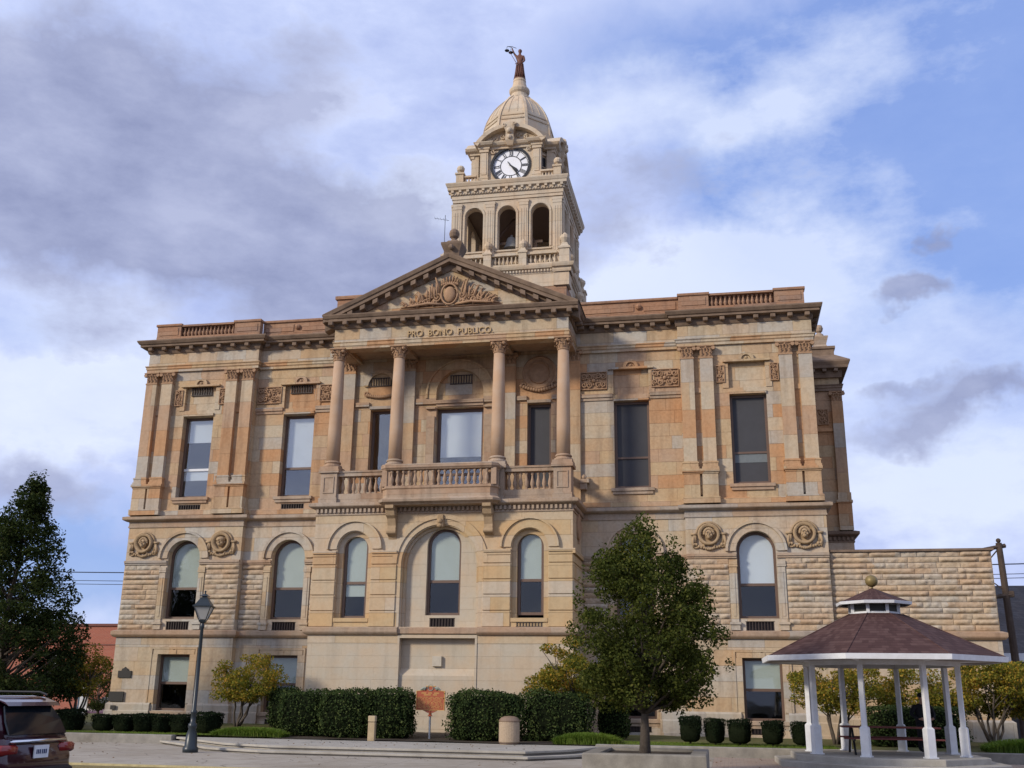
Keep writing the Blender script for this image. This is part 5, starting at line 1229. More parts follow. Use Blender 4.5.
# ---- gazebo
GX,GY=3.88,-10.35
GZ=empty('gazebo',(GX,GY,-.0)); GZ.scale=(1,1,.985); tag(GZ,'white octagonal gazebo with a maroon shingled two-tier roof and a gold ball','gazebo')
AO=PI/8+.03
def octo(r,z,a=AO): return [(r*math.cos(a+k*PI/4),r*math.sin(a+k*PI/4),z) for k in range(8)]
def shingle():
    t=NT('maroon_shingles'); v=t.obj(); sp=t.node('ShaderNodeSeparateXYZ'); t.l.new(v,sp.inputs[0])
    rowf=t.math('MULTIPLY',sp.outputs[2],15.0); row=t.math('FLOOR',rowf)
    an=t.math('ARCTAN2',sp.outputs[1],sp.outputs[0]); cb=t.node('ShaderNodeCombineXYZ'); t.l.new(row,cb.inputs[0]); t.l.new(t.math('FLOOR',t.math('ADD',t.math('MULTIPLY',an,16),t.math('MULTIPLY',row,.5))),cb.inputs[1])
    w=t.node('ShaderNodeTexWhiteNoise',noise_dimensions='3D'); t.l.new(cb.outputs[0],w.inputs['Vector'])
    c=t.ramp(w.outputs['Value'],[(0,(.05,.026,.022)),(.5,(.075,.040,.034)),(1,(.105,.062,.052))]); n=t.noise(v,2,4)
    c=t.mix(t.math('MULTIPLY',n,.5),c,C3(.075,.035,.035)); e=t.math('LESS_THAN',t.math('FRACT',rowf),.18); c=t.mix(t.math('MULTIPLY',e,.5),c,C3(.03,.014,.014))
    t.color(c); t.rough(.9,.2); t.bump(t.math('FRACT',rowf),.5,.02); return t.m
M['shin']=shingle()
mm=MB(); mm.loft([octo(3.1,2.72),octo(.7,3.86)],cap=False); mm.loft([octo(3.08,2.70),octo(.69,3.83)],cap=False); RF=mm.build('roof',M['shin'],GZ)
mm=MB()
for k in range(8):
    a=AO+k*PI/4; mm.tube([(3.11*math.cos(a),3.11*math.sin(a),2.715),(.72*math.cos(a),.72*math.sin(a),3.85)],.022,6)
mm.build('hip_ridge',M['shin'],RF)
mm=MB(); mm.loft([octo(3.14,2.60),octo(3.16,2.73),octo(3.08,2.735),octo(3.06,2.60)],cap=False); mm.loft([octo(3.07,2.60),octo(3.14,2.60)],cap=False); mm.build('fascia',M['white'],GZ)
mm=MB()
mm.loft([octo(3.07,2.615),octo(1.9,2.62)],cap=False); mm.build('soffit',plain('grey_painted_shade_soffit',(.30,.27,.25),.8),GZ)  # grey colour carries the shade under the white eaves
mm=MB(); mm.loft([octo(2.02,2.50),octo(2.02,2.62),octo(1.9,2.62),octo(1.9,2.50),octo(2.02,2.50)],cap=False)
for k in range(8):
    a=AO+k*PI/4; mm.tube([(1.95*math.cos(a),1.95*math.sin(a),2.62),(3.0*math.cos(a),3.0*math.sin(a),2.66)],.04,4)
mm.build('ring_beam',M['white'],GZ)
mm=MB(); mm.loft([octo(.66,3.80),octo(.66,3.9),octo(.6,3.9),octo(.6,4.12)],cap=False)
for k in range(8):
    a=AO+k*PI/4; mm.box(.63*math.cos(a)-.04,.63*math.cos(a)+.04,.63*math.sin(a)-.04,.63*math.sin(a)+.04,3.85,4.13)
CU=mm.build('cupola',M['white'],GZ)
mm=MB(); mm.loft([octo(.612,3.92),octo(.612,4.1)],cap=False); mm.build('cupola_screen',plain('dark_cupola_mesh',(.06,.06,.05),.8),CU)
mm=MB(); mm.loft([octo(.98,4.10),octo(1.0,4.17),octo(.95,4.18),octo(.9,4.10)],cap=False); mm.build('cupola_fascia',M['white'],CU)
mm=MB(); mm.loft([octo(.98,4.165),octo(.04,4.56)]); mm.build('cupola_roof',M['shin'],CU)
mm=MB(); mm.ball((0,0,4.76),.165,18,12); mm.tube([(0,0,4.54),(0,0,4.62)],.03,8); mm.build('gold_ball',plain('tarnished_gold_paint',(.22,.16,.06),.5,metal=.3),GZ,True)
def oc2(r,a0=AO): return lambda z:[(r*math.cos(a0+k*PI/4),r*math.sin(a0+k*PI/4),z) for k in range(8)]
mm=MB(); o1=oc2(2.95); o2=oc2(2.5); mm.loft([o1(-.05),o1(.13),[(x*.993,y*.993,.15) for x,y,z in o1(0)]]); mm.loft([o2(.15),o2(.28),[(x*.993,y*.993,.3) for x,y,z in o2(0)]]); mm.build('platform',M['conc'],GZ)
mm=MB()
def sqp_(r,z): return [(-r,-r,z),(r,-r,z),(r,r,z),(-r,r,z)]
mm.loft([sqp_(.13,.3),sqp_(.13,.33)]); mm.loft([sqp_(.1,.33),sqp_(.1,.98),sqp_(.07,1.02)]); mm.loft([sqp_(.058,1.0),sqp_(.058,2.5)]); mm.tube([(0,0,2.35),(0,0,2.36)],.01)
po=None
for k in range(8):
    a=AO+k*PI/4
    if po is None: po=mm.build('post',M['white'],GZ,loc=(1.93*math.cos(a),1.93*math.sin(a),0),rz=a); 
    else: cp(po,loc=(1.93*math.cos(a),1.93*math.sin(a),0),rz=a)
# picnic table
M['dred']=plain('dark_red_bench_boards',(.14,.035,.03),.6,var=.2)
PT=empty('picnic_table',(GX+.12,GY-.1,.296),0); PT.scale=(1,1,.89); tag(PT,'long dark red picnic table with attached benches inside the gazebo','picnic table')
mm=MB()
for k in range(5): mm.bbox(-1.2,1.2,-.36+k*.145,-.36+k*.145+.135,.72,.765,.006)
mm.build('table_top',M['dred'],PT)
for s in(-1,1):
    mm=MB(); mm.bbox(-1.2,1.2,s*.68-.135,s*.68-.005,.42,.46,.006); mm.bbox(-1.2,1.2,s*.68+.005,s*.68+.135,.42,.46,.006); mm.build('bench_seat',M['dred'],PT)
    for t_ in(-1,1):
        mm=MB(); mm.tube([(s*.95,t_*.72,0),(s*.95,t_*.2,.7)],.03,8); mm.tube([(s*.95,t_*.1,.4),(s*.95,t_*.75,.4)],.025,8); mm.build('leg',M['black'],PT)
# ---- person
PE=empty('person',(5.03,-9.35,.3),rz=.35); tag(PE,'person in dark clothes and a dark cap standing behind the front right gazebo post','person')
cl_=plain('black_clothing',(.012,.012,.016),.9,var=.1); sk=plain('skin',(.46,.27,.19),.6); 
S=.885
V=[(0,0,.93,(.15,.11)),(0,.0,1.08,(.13,.10)),(0,0,1.28,(.17,.12)),(0,-.01,1.42,(.14,.09)),
   (.2,0,1.38,.07),(.29,.03,1.14,.055),(.2,-.14,1.0,.042),(-.2,0,1.38,.07),(-.29,.03,1.14,.055),(-.2,-.14,1.0,.042),
   (.1,0,.86,.1),(.11,-.01,.5,.075),(.11,.02,.12,.052),(.11,-.14,.05,.04),(-.1,0,.86,.1),(-.12,-.02,.5,.075),(-.13,.02,.12,.052),(-.13,-.14,.05,.04),
   (0,-.02,1.5,.058),(0,-.04,1.58,(.078,.085)),(0,-.045,1.68,(.085,.1)),(0,-.03,1.74,.06)]
V=[(x*S,y*S,z*S,(r[0]*S,r[1]*S) if hasattr(r,'__len__') else r*S) for x,y,z,r in V]
bo_=skin('body',V,[(0,1),(1,2),(2,3),(2,4),(4,5),(5,6),(2,7),(7,8),(8,9),(0,10),(10,11),(11,12),(12,13),(0,14),(14,15),(15,16),(16,17),(3,18),(18,19),(19,20),(20,21)],cl_,PE)
bo_.data.materials.append(sk)
for p in bo_.data.polygons:
    c=p.center
    if c.z>1.37*S+.05 and abs(c.x)<.13: p.material_index=1
def handm(s):
    w=Vector((s*.2*S,-.14*S,1.0*S)); V=[(*w,.026),(*(w+Vector((-s*.05,-.03,-.01))),.036)]; E_=[(0,1)]
    for k in range(4):
        b=len(V); base=w+Vector((-s*.085,-.035,.028-.02*k)); L=(.03,.036,.034,.026)[k]
        V+= [(*base,.011),(*(base+Vector((-s*L,-.012,0))),.01),(*(base+Vector((-s*L*1.5,.014,0))),.008)]; E_+=[(1,b),(b,b+1),(b+1,b+2)]
    b=len(V); V+=[(*(w+Vector((-s*.04,-.06,.03))),.012),(*(w+Vector((-s*.07,-.075,.035))),.01)]; E_+=[(1,b),(b,b+1)]
    return skin('hand',V,E_,sk,PE,1)
handm(1); handm(-1)
mm=MB(); f0=(0,-.045*S,1.66*S)
mm.ball((0,-.13*S,1.625*S),.018,8,6,(.8,1.2,1.3))
for s in(-1,1): mm.ball((s*.085*S,-.03*S,1.64*S),.024,8,6,(.5,.8,1.2))
mm.build('nose_and_ears',sk,PE,True)
mm=MB()
for s in(-1,1): mm.ball((s*.032*S,-.125*S,1.655*S),.009,6,5)
mm.tube([(-.025,-.122*S,1.575*S),(.025,-.122*S,1.575*S)],.005,5); mm.build('eyes_and_mouth',M['black'],PE)
mm=MB(); mm.ball((0,-.03*S,1.70*S),.118*S,14,10,(.92,1.02,.8)); mm.loft([[(-.08*S,-.1*S,1.7*S),(.08*S,-.1*S,1.7*S),(.08*S,-.1*S,1.715*S),(-.08*S,-.1*S,1.715*S)],[(-.05*S,-.21*S,1.685*S),(.05*S,-.21*S,1.685*S),(.05*S,-.21*S,1.695*S),(-.05*S,-.21*S,1.695*S)]]); mm.build('cap',plain('dark_cap',(.014,.016,.024),.8),PE,True)
mm=MB(); mm.lathe([(.19*S,.83*S),(.2*S,1.0*S),(.19*S,1.2*S),(.2*S,1.33*S),(.14*S,1.43*S),(.07*S,1.46*S)],(0,0,0),18,sy=.72); jk=mm.build('jacket',cl_,PE,True); PE.scale=(1.25,1.15,.97)
# ---- car
def suv():
    t=NT('maroon_car_paint'); t.color((.030,.003,.010)); t.rough(.2,.35); t.b.inputs['Coat Weight'].default_value=.8; paint=t.m
    t=NT('tinted_car_glass'); t.color((.008,.012,.016)); t.rough(.05,.4); tg=t.m
    t=NT('chrome'); t.color((.7,.71,.73)); t.rough(.12); t.b.inputs['Metallic'].default_value=1; chrome=t.m
    t=NT('red_lamp_lens'); t.color((.22,.012,.01)); t.rough(.15,.7); lens=t.m
    s=.96; T_=empty('parked_suv',(-10.86,-24.25,-.19),rz=rad(90+90)); tag(T_,'dark maroon sport utility vehicle parked at the lower left edge, seen from behind','car')
    def rr(x0,x1,w,z,r=.18,n=4,wf=None):
        pts=[]; wf=wf or w
        for cx,cy,a0 in((x1-r,wf-r,0),(x0+r,w-r,90),(x0+r,-w+r,180),(x1-r,-wf+r,270)):
            for i in range(n+1):
                a=rad(a0+90*i/n); pts.append((cx+r*math.cos(a),cy+r*math.sin(a),z))
        return [(x*s,y*s,zz*s) for x,y,zz in pts]
    B=MB(); B.loft([rr(.2,4.6,.85,.34),rr(.02,4.86,.92,.42),rr(-.06,4.95,.96,.6),rr(-.04,4.97,.975,.78),rr(.0,4.93,.97,.96),rr(.05,4.8,.95,1.08),rr(.1,4.6,.92,1.13)])
    body=B.build('body',paint,T_,True)
    G=MB(); G.loft([rr(.07,3.75,.93,1.1,.14),rr(.2,3.35,.86,1.36,.14),rr(.36,2.95,.75,1.6,.14),rr(.38,2.8,.70,1.71,.16),rr(.5,2.6,.6,1.76,.2)]); G.build('cabin',paint,body,True)
    def q(name,pts,mat,par=T_,th=.012):
        c=[Vector(p)*s for p in pts]; n=(c[1]-c[0]).cross(c[2]-c[0]).normalized()*th; m=MB(); m.loft([[tuple(p) for p in c],[tuple(p+n) for p in c]]); return fix_normals(m.build(name,mat,par))
    q('rear_window',[(.052,-.76,1.14),(.052,.76,1.14),(.175,.735,1.36),(.315,.62,1.585),(.315,-.62,1.585),(.175,-.735,1.36)],tg,th=-.03)
    for sd in(-1,1):
        q('side_window',[(.5,sd*.915,1.18),(1.6,sd*.915,1.18),(1.6,sd*.765,1.6),(.62,sd*.765,1.6)],tg,th=.022*sd*-1)
        q('side_window',[(1.72,sd*.915,1.18),(3.4,sd*.9,1.18),(2.85,sd*.765,1.6),(1.72,sd*.765,1.6)],tg,th=.022*sd*-1)
        L=MB(); L.bbox(*[v*s for v in(-.035,.42)],*sorted((sd*.55*s,sd*.985*s)),.84*s,1.0*s,.03); L.build('tail_light',lens,T_,True)
        m=MB(); m.tube([(.45*s,sd*.7*s,1.77*s),(.6*s,sd*.7*s,1.82*s),(2.4*s,sd*.7*s,1.82*s),(2.6*s,sd*.68*s,1.76*s)],.018,6); m.build('roof_rail',M['black'],T_)
        for xw in(.95,3.9):
            m=MB(); m.lathe([(.2,-.11),(.34,-.11),(.37,-.07),(.37,.07),(.34,.11),(.2,.11)],(xw*s,sd*.86*s,.34*s),24,'y'); w=m.build('wheel',plainc('black_tyre',(.02,.02,.02)),T_)
            m=MB(); m.lathe([(.0,-.115),(.2,-.115),(.2,.115),(0,.115)],(xw*s,sd*.86*s,.34*s),12,'y'); m.build('rim',chrome,w)
        m=MB(); m.bbox(3.0*s,3.2*s,*sorted((sd*.95*s,sd*1.12*s)),1.12*s,1.27*s,.03); m.build('wing_mirror',paint,T_)
    m=MB(); m.loft([[(.16*s,y*s,1.6*s),(.3*s,y*s,1.66*s),(.5*s,y*s,1.74*s),(.24*s,y*s,1.66*s)] for y in(-.7,.7)]); m.build('spoiler',paint,body)
    m=MB(); m.bbox(-.035*s,.08*s,-.72*s,.72*s,1.015*s,1.075*s,.02); m.build('chrome_bar',chrome,T_,True)
    m=MB(); m.bbox(-.1*s,.25*s,-.93*s,.93*s,.42*s,.64*s,.05); m.build('bumper',plainc('dark_bumper_plastic',(.018,.012,.014)),T_,True)
    m=MB(); m.box(-.07*s,-.05*s,-.19*s,.19*s,.78*s,.98*s); p=m.build('number_plate',plain('white_number_plate',(.75,.76,.78),.4),T_)
    m=MB()
    for k,(y,w,h) in enumerate(((-.12,.03,.07),(-.07,.035,.07),(-.02,.03,.07),(.04,.035,.07),(.09,.03,.07),(.13,.02,.07))): m.box(-.074*s,-.07*s,(y-w/2)*s,(y+w/2)*s,(.88-h/2)*s,(.88+h/2)*s)
    m.build('plate_marks',plainc('dark_blue_plate_marks',(.04,.05,.12)),p)
    return T_
suv()
# ---- background
def brickm(name,c1,c2,mo):
    t=NT(name); v=t.obj(); sp=t.node('ShaderNodeSeparateXYZ'); t.l.new(v,sp.inputs[0]); cb=t.node('ShaderNodeCombineXYZ'); t.l.new(t.math('ADD',sp.outputs[0],sp.outputs[1]),cb.inputs[0]); t.l.new(sp.outputs[2],cb.inputs[1])
    b=t.node('ShaderNodeTexBrick'); t.l.new(cb.outputs[0],b.inputs['Vector']); b.inputs['Scale'].default_value=1; b.inputs['Brick Width'].default_value=.22; b.inputs['Row Height'].default_value=.075; b.inputs['Mortar Size'].default_value=.008
    b.inputs['Color1'].default_value=C3(*c1); b.inputs['Color2'].default_value=C3(*c2); b.inputs['Mortar'].default_value=C3(*mo); n=t.noise(v,.8,4); t.color(t.mix(t.math('MULTIPLY',n,.35),b.outputs['Color'],C3(.2,.09,.06))); t.rough(.9,.2); return t.m
BK=empty('brick_building',(-46,22,0)); tag(BK,'red brick building with a small chimney beyond the left corner of the courthouse','building')
rb=brickm('red_brick',(.42,.125,.075),(.36,.10,.065),(.33,.22,.17))
mm=MB(); mm.plate(rect(-14,15,0,5.55),[rect(x,x+1.1,2.2,3.9) for x in(-9,-5,-1,3,10.5)],0,.4); mm.box(-14,-13.6,.4,12,0,5.55); mm.box(14.6,15,.4,12,0,5.55); mm.box(-14,15,12,12.4,0,5.55); mm.build('wall',rb,BK)
mm=MB(); mm.box(-14.1,15.1,-.1,12.5,5.55,5.7); RB=mm.build('roof',plainc('dark_red_coping',(.16,.06,.045)),BK); mm=MB(); mm.box(7.6,8.2,.6,1.2,5.7,6.05); mm.build('chimney',rb,RB)
for x in(-9,-5,-1,3,10.5):
    mm=MB(); mm.box(x,x+1.1,.2,.25,2.2,3.9); w=mm.build('window',plainc('dark_far_glass',(.04,.045,.05)),BK); mm=MB(); mm.box(x-.02,x+1.12,.1,.2,3.0,3.06); mm.box(x+.52,x+.58,.12,.19,2.2,3.9); mm.build('window_bars',M['white'],w)
mm=MB(); mm.box(-14,15,-.03,0,4.35,4.42); mm.box(-14,15,-.03,0,2.05,2.15); mm.build('string_course',plainc('dark_red_coping',(0,0,0)),BK)
# white sign board near the car
WS=empty('sign_board',(-27.75,3.0,.44),rz=.25); tag(WS,'tall narrow white sign board with a blue-grey post left of the courthouse corner','sign board')
mm=MB(); mm.bbox(-.17,.17,-.04,.04,.1,1.35,.01); mm.build('board',M['white'],WS); mm=MB(); mm.tube([(-.22,0,-.1),(-.22,0,1.4)],.035,8); mm.build('post',plainc('blue_grey_post',(.12,.18,.24)),WS)
# dark evergreen near the corner
profile_tree('evergreen_shrub',(-28.9,6.0,.42),'dark evergreen shrub between the white sign board and the courthouse corner',[(.4,.7,.06),(1.0,.85),(1.8,.7),(2.4,.3)],.3,M['leafd'],5000,.09,40,77,.32,cat='shrub')
# far red car
def farcar(loc,rz,col,label):
    T_=empty('parked_car',loc,rz); tag(T_,label,'car','small cars parked beyond the lawn')
    t=NT('far_car_paint'); t.color(col); t.rough(.3); 
    def rr(x0,x1,w,z,r=.2): 
        pts=[]
        for cx,cy,a0 in((x1-r,w-r,0),(x0+r,w-r,90),(x0+r,-w+r,180),(x1-r,-w+r,270)):
            for i in range(3): a=rad(a0+45*i); pts.append((cx+r*math.cos(a),cy+r*math.sin(a),z))
        return pts
    m=MB(); m.loft([rr(0,4.3,.8,.3),rr(-.05,4.4,.86,.55),rr(0,4.3,.84,.85),rr(.15,4.0,.8,.95)]); b=m.build('body',t.m,T_,True)
    m=MB(); m.loft([rr(.5,3.1,.78,.93),rr(.9,2.6,.66,1.38)]); m.build('windows',plainc('dark_far_glass',(0,0,0)),T_,True)
    m=MB(); m.loft([rr(.88,2.62,.665,1.37),rr(1.0,2.5,.6,1.42)]); m.build('roof',t.m,b,True)
    for x in(.8,3.5):
        for y in(-.78,.78): m=MB(); m.lathe([(0,-.1),(.3,-.1),(.3,.1),(0,.1)],(x,y,.3),14,'y'); m.build('wheel',plainc('black_tyre',(0,0,0)),T_)
farcar((-36.5,18,-.15),.3,(.38,.03,.025),'small red car parked beyond the lawn, left of the courthouse corner')
farcar((-33.6,12.5,-.15),.2,(.10,.04,.08),'small dark purple car parked just in front of the red one')
# grey-roofed building on the right
RBd=empty('grey_roofed_building',(14,20,0)); tag(RBd,'dark grey shingle-roofed building with a white eave at the right edge','building')
gs=stone('dark_grey_shingle_roof',[(0,(.075,.072,.075)),(.5,(.095,.09,.092))],.3,.14,joint=.5,stain=.2)
mm=MB(); mm.add([(-1,-.4,4.05),(24,-.4,4.05),(24,5.5,8.1),(-1,5.5,8.1),(24,11.4,4.05),(-1,11.4,4.05)],[(0,1,2,3),(3,2,4,5)]); mm.build('roof',gs,RBd)
mm=MB(); mm.box(-1,24,-.5,-.38,3.62,4.06); mm.build('fascia',M['white'],RBd)
mm=MB(); mm.box(-.5,23.5,.2,11,-.15,4.0); mm.add([(-.5,.2,4),(-.5,11,4),(-.5,5.5,7.7)],[(0,1,2)]); mm.build('wall',plainc('dark_far_wall',(.05,.045,.045)),RBd)
for x in(2,6,10,14): mm=MB(); mm.box(x,x+1.2,.12,.19,1,2.6); w=mm.build('window',plainc('dark_far_glass',(0,0,0)),RBd); mm=MB(); mm.box(x-.08,x+1.28,.1,.13,2.6,2.68); mm.build('window_head',M['white'],w)
# service pole with arms
UP=empty('utility_pole',(11.15,6.0,0)); tag(UP,'weathered brown utility pole with two arms at the right end of the stone extension','utility pole')
wood=plain('weathered_brown_pole_wood',(.085,.06,.045),.9,var=.3,scale=4)
mm=MB(); mm.tube([(.12,0,-.2),(.1,0,3.4),(0,0,7.9)],[.16,.15,.12],10); mm.build('pole',wood,UP)
mm=MB(); mm.tube([(-1.9,-.6,7.35),(.25,.1,7.8)],[.07,.1],6); mm.tube([(-.75,-.2,6.9),(-.1,0,7.6)],.03,5); mm.ball((0,0,8.0),.1,8,6); mm.build('upper_arm',wood,UP)
mm=MB(); mm.tube([(-.8,-.2,5.65),(.3,0,5.8)],[.09,.1],6); mm.tube([(-.7,-.2,6.5),(.1,0,5.9)],.025,5); mm.bbox(.12,.35,-.1,.1,5.7,5.95,.02); mm.build('lower_arm',wood,UP)
LPo=empty('utility_pole',(-58,21,0)); tag(LPo,'distant utility pole behind the tall dark tree carrying the overhead wires','utility pole')
mm=MB(); mm.tube([(0,0,-.2),(0,0,9.6)],[.17,.12],8); mm.build('pole',wood,LPo); mm=MB(); mm.box(-.06,.06,-1,1,9.0,9.15); mm.build('crossarm',wood,LPo)
for k,(dz,dy) in enumerate(((0,0),(-.5,.3),(-.78,-.3))):
    m=MB(); pts=[]
    for i in range(33):
        t_=i/32; x=-58+t_*(40+58); z=9.3+dz-4*1.5*t_*(1-t_)*(.5)+.1*t_; pts.append((x,21+dy,z))
    m.tube(pts,.03 if k==0 else .018,4); o=m.build('overhead_wire',M['black'],None); tag(o,('thick topmost overhead wire running behind the courthouse','middle thin overhead wire running behind the courthouse','lowest thin overhead wire running behind the courthouse')[k],'wire','overhead wires behind the courthouse')
# ---- split meshes of separate pieces into one part per piece
def split_pieces(names,tol=.06):
    for o in [o for o in bpy.data.objects if o.type=='MESH' and o.name.split('.')[0] in names]:
        me=o.data; nv=len(me.vertices); par=list(range(nv))
        def find(a):
            while par[a]!=a: par[a]=par[par[a]]; a=par[a]
            return a
        for p in me.polygons:
            v=p.vertices; a=find(v[0])
            for b in v[1:]: par[find(b)]=a
        isl={}
        for i in range(nv): isl.setdefault(find(i),[]).append(i)
        B=[]
        for k,vs in isl.items():
            cs=np.array([me.vertices[i].co for i in vs]); B.append([cs.min(0)-tol/2,cs.max(0)+tol/2,[k]])
        ch=True
        while ch:
            ch=False; out=[]
            for b in B:
                for c in out:
                    if (b[0]<=c[1]).all() and (c[0]<=b[1]).all():
                        c[0]=np.minimum(b[0],c[0]); c[1]=np.maximum(b[1],c[1]); c[2]+=b[2]; ch=True; break
                else: out.append(b)
            B=out
        if len(B)<2: continue
        gi={r:g for g,b in enumerate(B) for r in b[2]}; base=o.name.split('.')[0]; mat=me.materials[0]; sm=me.polygons[0].use_smooth
        data=[([],[],{}) for _ in B]
        for p in me.polygons:
            V,F,mp=data[gi[find(p.vertices[0])]]; f=[]
            for i in p.vertices:
                if i not in mp: mp[i]=len(V); V.append(tuple(me.vertices[i].co))
                f.append(mp[i])
            F.append(f)
        kids=list(o.children); news=[]
        for V,F,_ in data:
            m=MB(); m.v=V; m.f=F; n=m.build(base,mat,o.parent,sm); n.matrix_local=o.matrix_local.copy(); news.append((n,np.array(V).mean(0)))
        for c in kids:
            q=np.array(c.location); c.parent=min(news,key=lambda t:abs(t[1][0]-q[0]))[0]
        bpy.data.objects.remove(o)
split_pieces({'rock_faced_stonework','first_floor_wall','basement_wall','second_floor_wall','stone_band','banded_pier','parapet','impost_band','lintel_band','porch_base','porch_wall','porch_arch','side_wall','window_jamb','plinth','architrave','frieze','main_cornice','water_table','portico_band','portico_arch','pilaster_pedestal','cornice_modillion','raking_modillion','wing_modillion','portico_soffit','second_floor_base','belt_course','balcony_rail','dark_backing','podium_brackets','podium_cornice','baluster_row'},.05)
# ================================================================== CAMERA, LIGHT, SKY
Fv=Vector((-0.19183784,0.93838895,0.28737789)); Rv=Vector((0.98042285,0.19645153,0.01333542)); Uv=Vector((0.04394201,-0.28431142,0.95772445))
cam=bpy.data.cameras.new('camera'); co=bpy.data.objects.new('camera',cam); COL.objects.link(co)
mt=Matrix((Rv,Uv,-Fv)).transposed().to_4x4(); mt.translation=Vector((0,-40,1.6)); co.matrix_world=mt
cam.sensor_width=36; cam.lens=36*1039.5/1024; cam.clip_end=2000; sc.camera=co
SUN_EL,SUN_AZ=24,46      # azimuth to the left of straight-on
d=Vector((-math.sin(rad(SUN_AZ))*math.cos(rad(SUN_EL)),-math.cos(rad(SUN_AZ))*math.cos(rad(SUN_EL)),math.sin(rad(SUN_EL))))
sl=bpy.data.lights.new('sun','SUN'); sl.energy=2.6; sl.angle=rad(8); sl.color=(1,.90,.76); so=bpy.data.objects.new('sun',sl); COL.objects.link(so); so.rotation_euler=d.to_track_quat('Z','Y').to_euler()
w=bpy.data.worlds.new('World'); sc.world=w; w.use_nodes=True; nt=w.node_tree; n=nt.nodes; l=nt.links; bg=n['Background']
class WT(NT):
    def __init__(s): s.t=nt; s.n=n; s.l=l
W_=WT()
sky=n.new('ShaderNodeTexSky'); sky.sky_type='NISHITA'; sky.sun_disc=False; sky.sun_elevation=rad(SUN_EL); sky.sun_rotation=math.atan2(d.x,d.y); sky.air_density=1; sky.dust_density=.6
tc=n.new('ShaderNodeTexCoord').outputs['Generated']
def pix(px,py): return (Fv+Rv*((px-512)/1039.5)-Uv*((py-384)/1039.5)).normalized()
# warped direction for the cloud shapes
def vm(op,a,b):
    x=n.new('ShaderNodeVectorMath'); x.operation=op
    for i,q in enumerate((a,b)):
        if hasattr(q,'links') : l.new(q,x.inputs[i])
        else: x.inputs[i].default_value=q
    return x
nz=n.new('ShaderNodeTexNoise'); nz.inputs['Scale'].default_value=5; nz.inputs['Detail'].default_value=6; nz.inputs['Roughness'].default_value=.6; l.new(tc,nz.inputs['Vector'])
wv=vm('MULTIPLY',vm('SUBTRACT',nz.outputs['Color'],(.5,.5,.5)).outputs[0],(.20,.20,.16)).outputs[0]
dirw=vm('ADD',tc,wv).outputs[0]
def blob(px,py,sx,sy,amp):
    c=pix(px,py); df=vm('SUBTRACT',dirw,tuple(c)).outputs[0]
    a=W_.math('DIVIDE',vm('DOT_PRODUCT',df,tuple(Rv)).outputs['Value'],sx/1039.5); b=W_.math('DIVIDE',vm('DOT_PRODUCT',df,tuple(Uv)).outputs['Value'],sy/1039.5)
    q=W_.math('ADD',W_.math('MULTIPLY',a,a),W_.math('MULTIPLY',b,b)); f=W_.math('DOT_PRODUCT' if False else 'GREATER_THAN',vm('DOT_PRODUCT',tc,tuple(c)).outputs['Value'],.3)
    return W_.math('MULTIPLY',W_.math('MULTIPLY',W_.math('EXPONENT',W_.math('MULTIPLY',q,-1)),amp),f)
def total(bl):
    s=None
    for b in bl:
        x=blob(*b); s=x if s is None else W_.math('ADD',s,x)
    return s
pv=vm('MULTIPLY',tc,(1,1,2.4)).outputs[0]
nf=W_.noise(pv,3.2,7,.6); nf2=W_.noise(pv,9,6,.6)
n5=W_.noise(vm('MULTIPLY',tc,(1,1,2.0)).outputs[0],7.5,10,.62)
nn=W_.math('MULTIPLY',W_.math('SUBTRACT',n5,.32),2.9)
def erode(v,k=.75,g=2.2): # ragged cloud edges
    x=W_.math('MULTIPLY',W_.math('SUBTRACT',v,W_.math('MULTIPLY',W_.math('SUBTRACT',1,nn),k)),g)
    return W_.math('MINIMUM',W_.math('MAXIMUM',x,0),1)
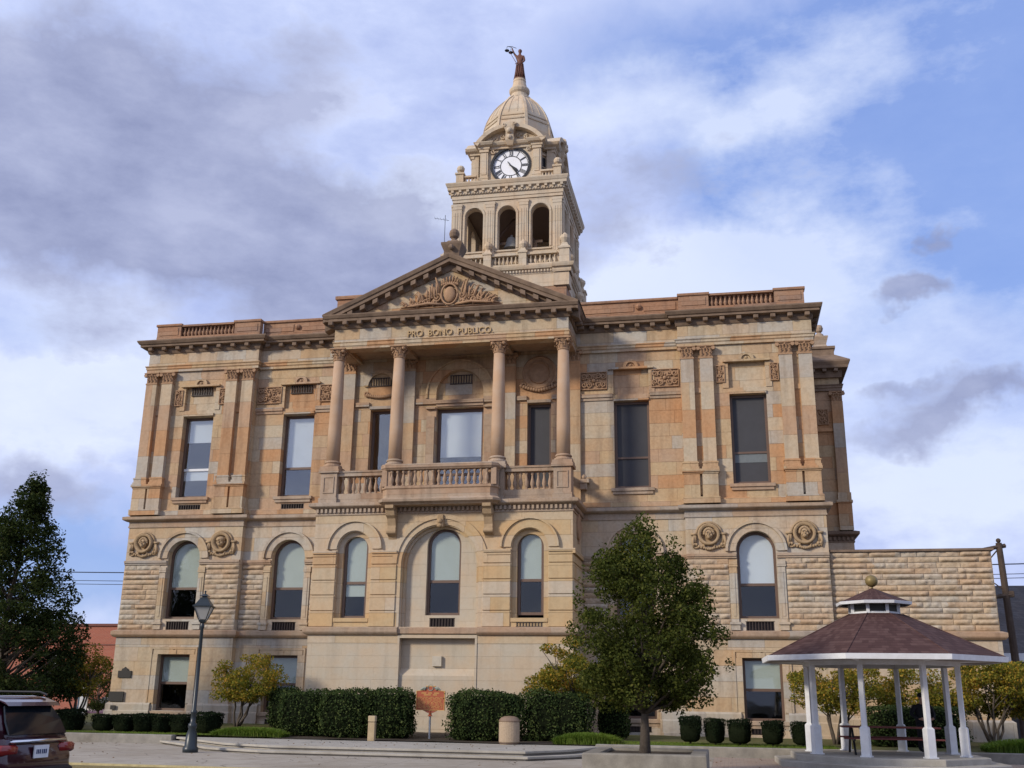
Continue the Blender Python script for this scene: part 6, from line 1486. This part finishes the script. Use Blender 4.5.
dark=erode(total([(60,150,130,70,1.0),(190,215,150,75,1.15),(330,270,160,65,1.05),(110,110,110,40,.7),(400,330,130,45,.75),(560,230,120,60,.4),(100,40,260,50,.55),(985,415,75,20,1.1),(925,305,32,15,1.2),(960,262,24,13,.95),(20,490,90,35,.7),(900,385,40,14,.8),(880,440,60,20,.75),(300,360,150,40,.6),(650,190,110,50,.5),(250,60,200,60,.3)]),.85,2.0)
blue=erode(total([(970,60,150,100,1.2),(880,180,170,80,.95),(1000,235,120,70,.8),(720,60,200,60,.65),(80,540,120,50,.9),(40,590,120,40,.7),(640,330,100,40,.4),(1100,200,300,300,.9),(20,330,90,60,.4)]),.5,1.3)
white=erode(total([(60,420,140,50,1.1),(420,215,100,30,.9),(650,290,130,45,1.0),(1000,350,140,60,.4),(760,350,160,90,.6),(760,110,160,40,.75),(790,250,140,50,.75),(80,375,90,25,1.0),(870,30,120,60,.4),(950,500,170,60,1.0),(130,300,120,40,.5),(600,120,100,60,.4),(60,20,120,40,.3)]),.6,1.5)
base=W_.ramp(n5,[(.3,(.36,.43,.70)),(.5,(.47,.54,.79)),(.7,(.62,.68,.88))])
clear=W_.mix(.6,W_.mix(1,sky.outputs[0],C3(.1,.1,.1),'MULTIPLY'),C3(.17,.31,.80))
c=W_.mix(W_.math('MULTIPLY',blue,.8),base,clear)
c=W_.mix(W_.math('MULTIPLY',white,.66),c,C3(.68,.74,.89))
c=W_.mix(W_.math('MULTIPLY',dark,.74),c,W_.mix(nn,C3(.18,.20,.33),C3(.31,.34,.51)))
sp=n.new('ShaderNodeSeparateXYZ'); l.new(tc,sp.inputs[0])
c=W_.mix(W_.math('LESS_THAN',sp.outputs[2],-.02),c,C3(.12,.11,.10))
l.new(W_.mix(1,c,C3(10,10,10),'MULTIPLY'),bg.inputs[0]); bg.inputs[1].default_value=.1
sc.view_settings.view_transform='Standard'; sc.view_settings.look='None'; sc.view_settings.exposure=.32; sc.view_settings.gamma=1
sc.render.engine='CYCLES'; sc.cycles.max_bounces=6; sc.cycles.transparent_max_bounces=8; sc.cycles.use_denoising=True
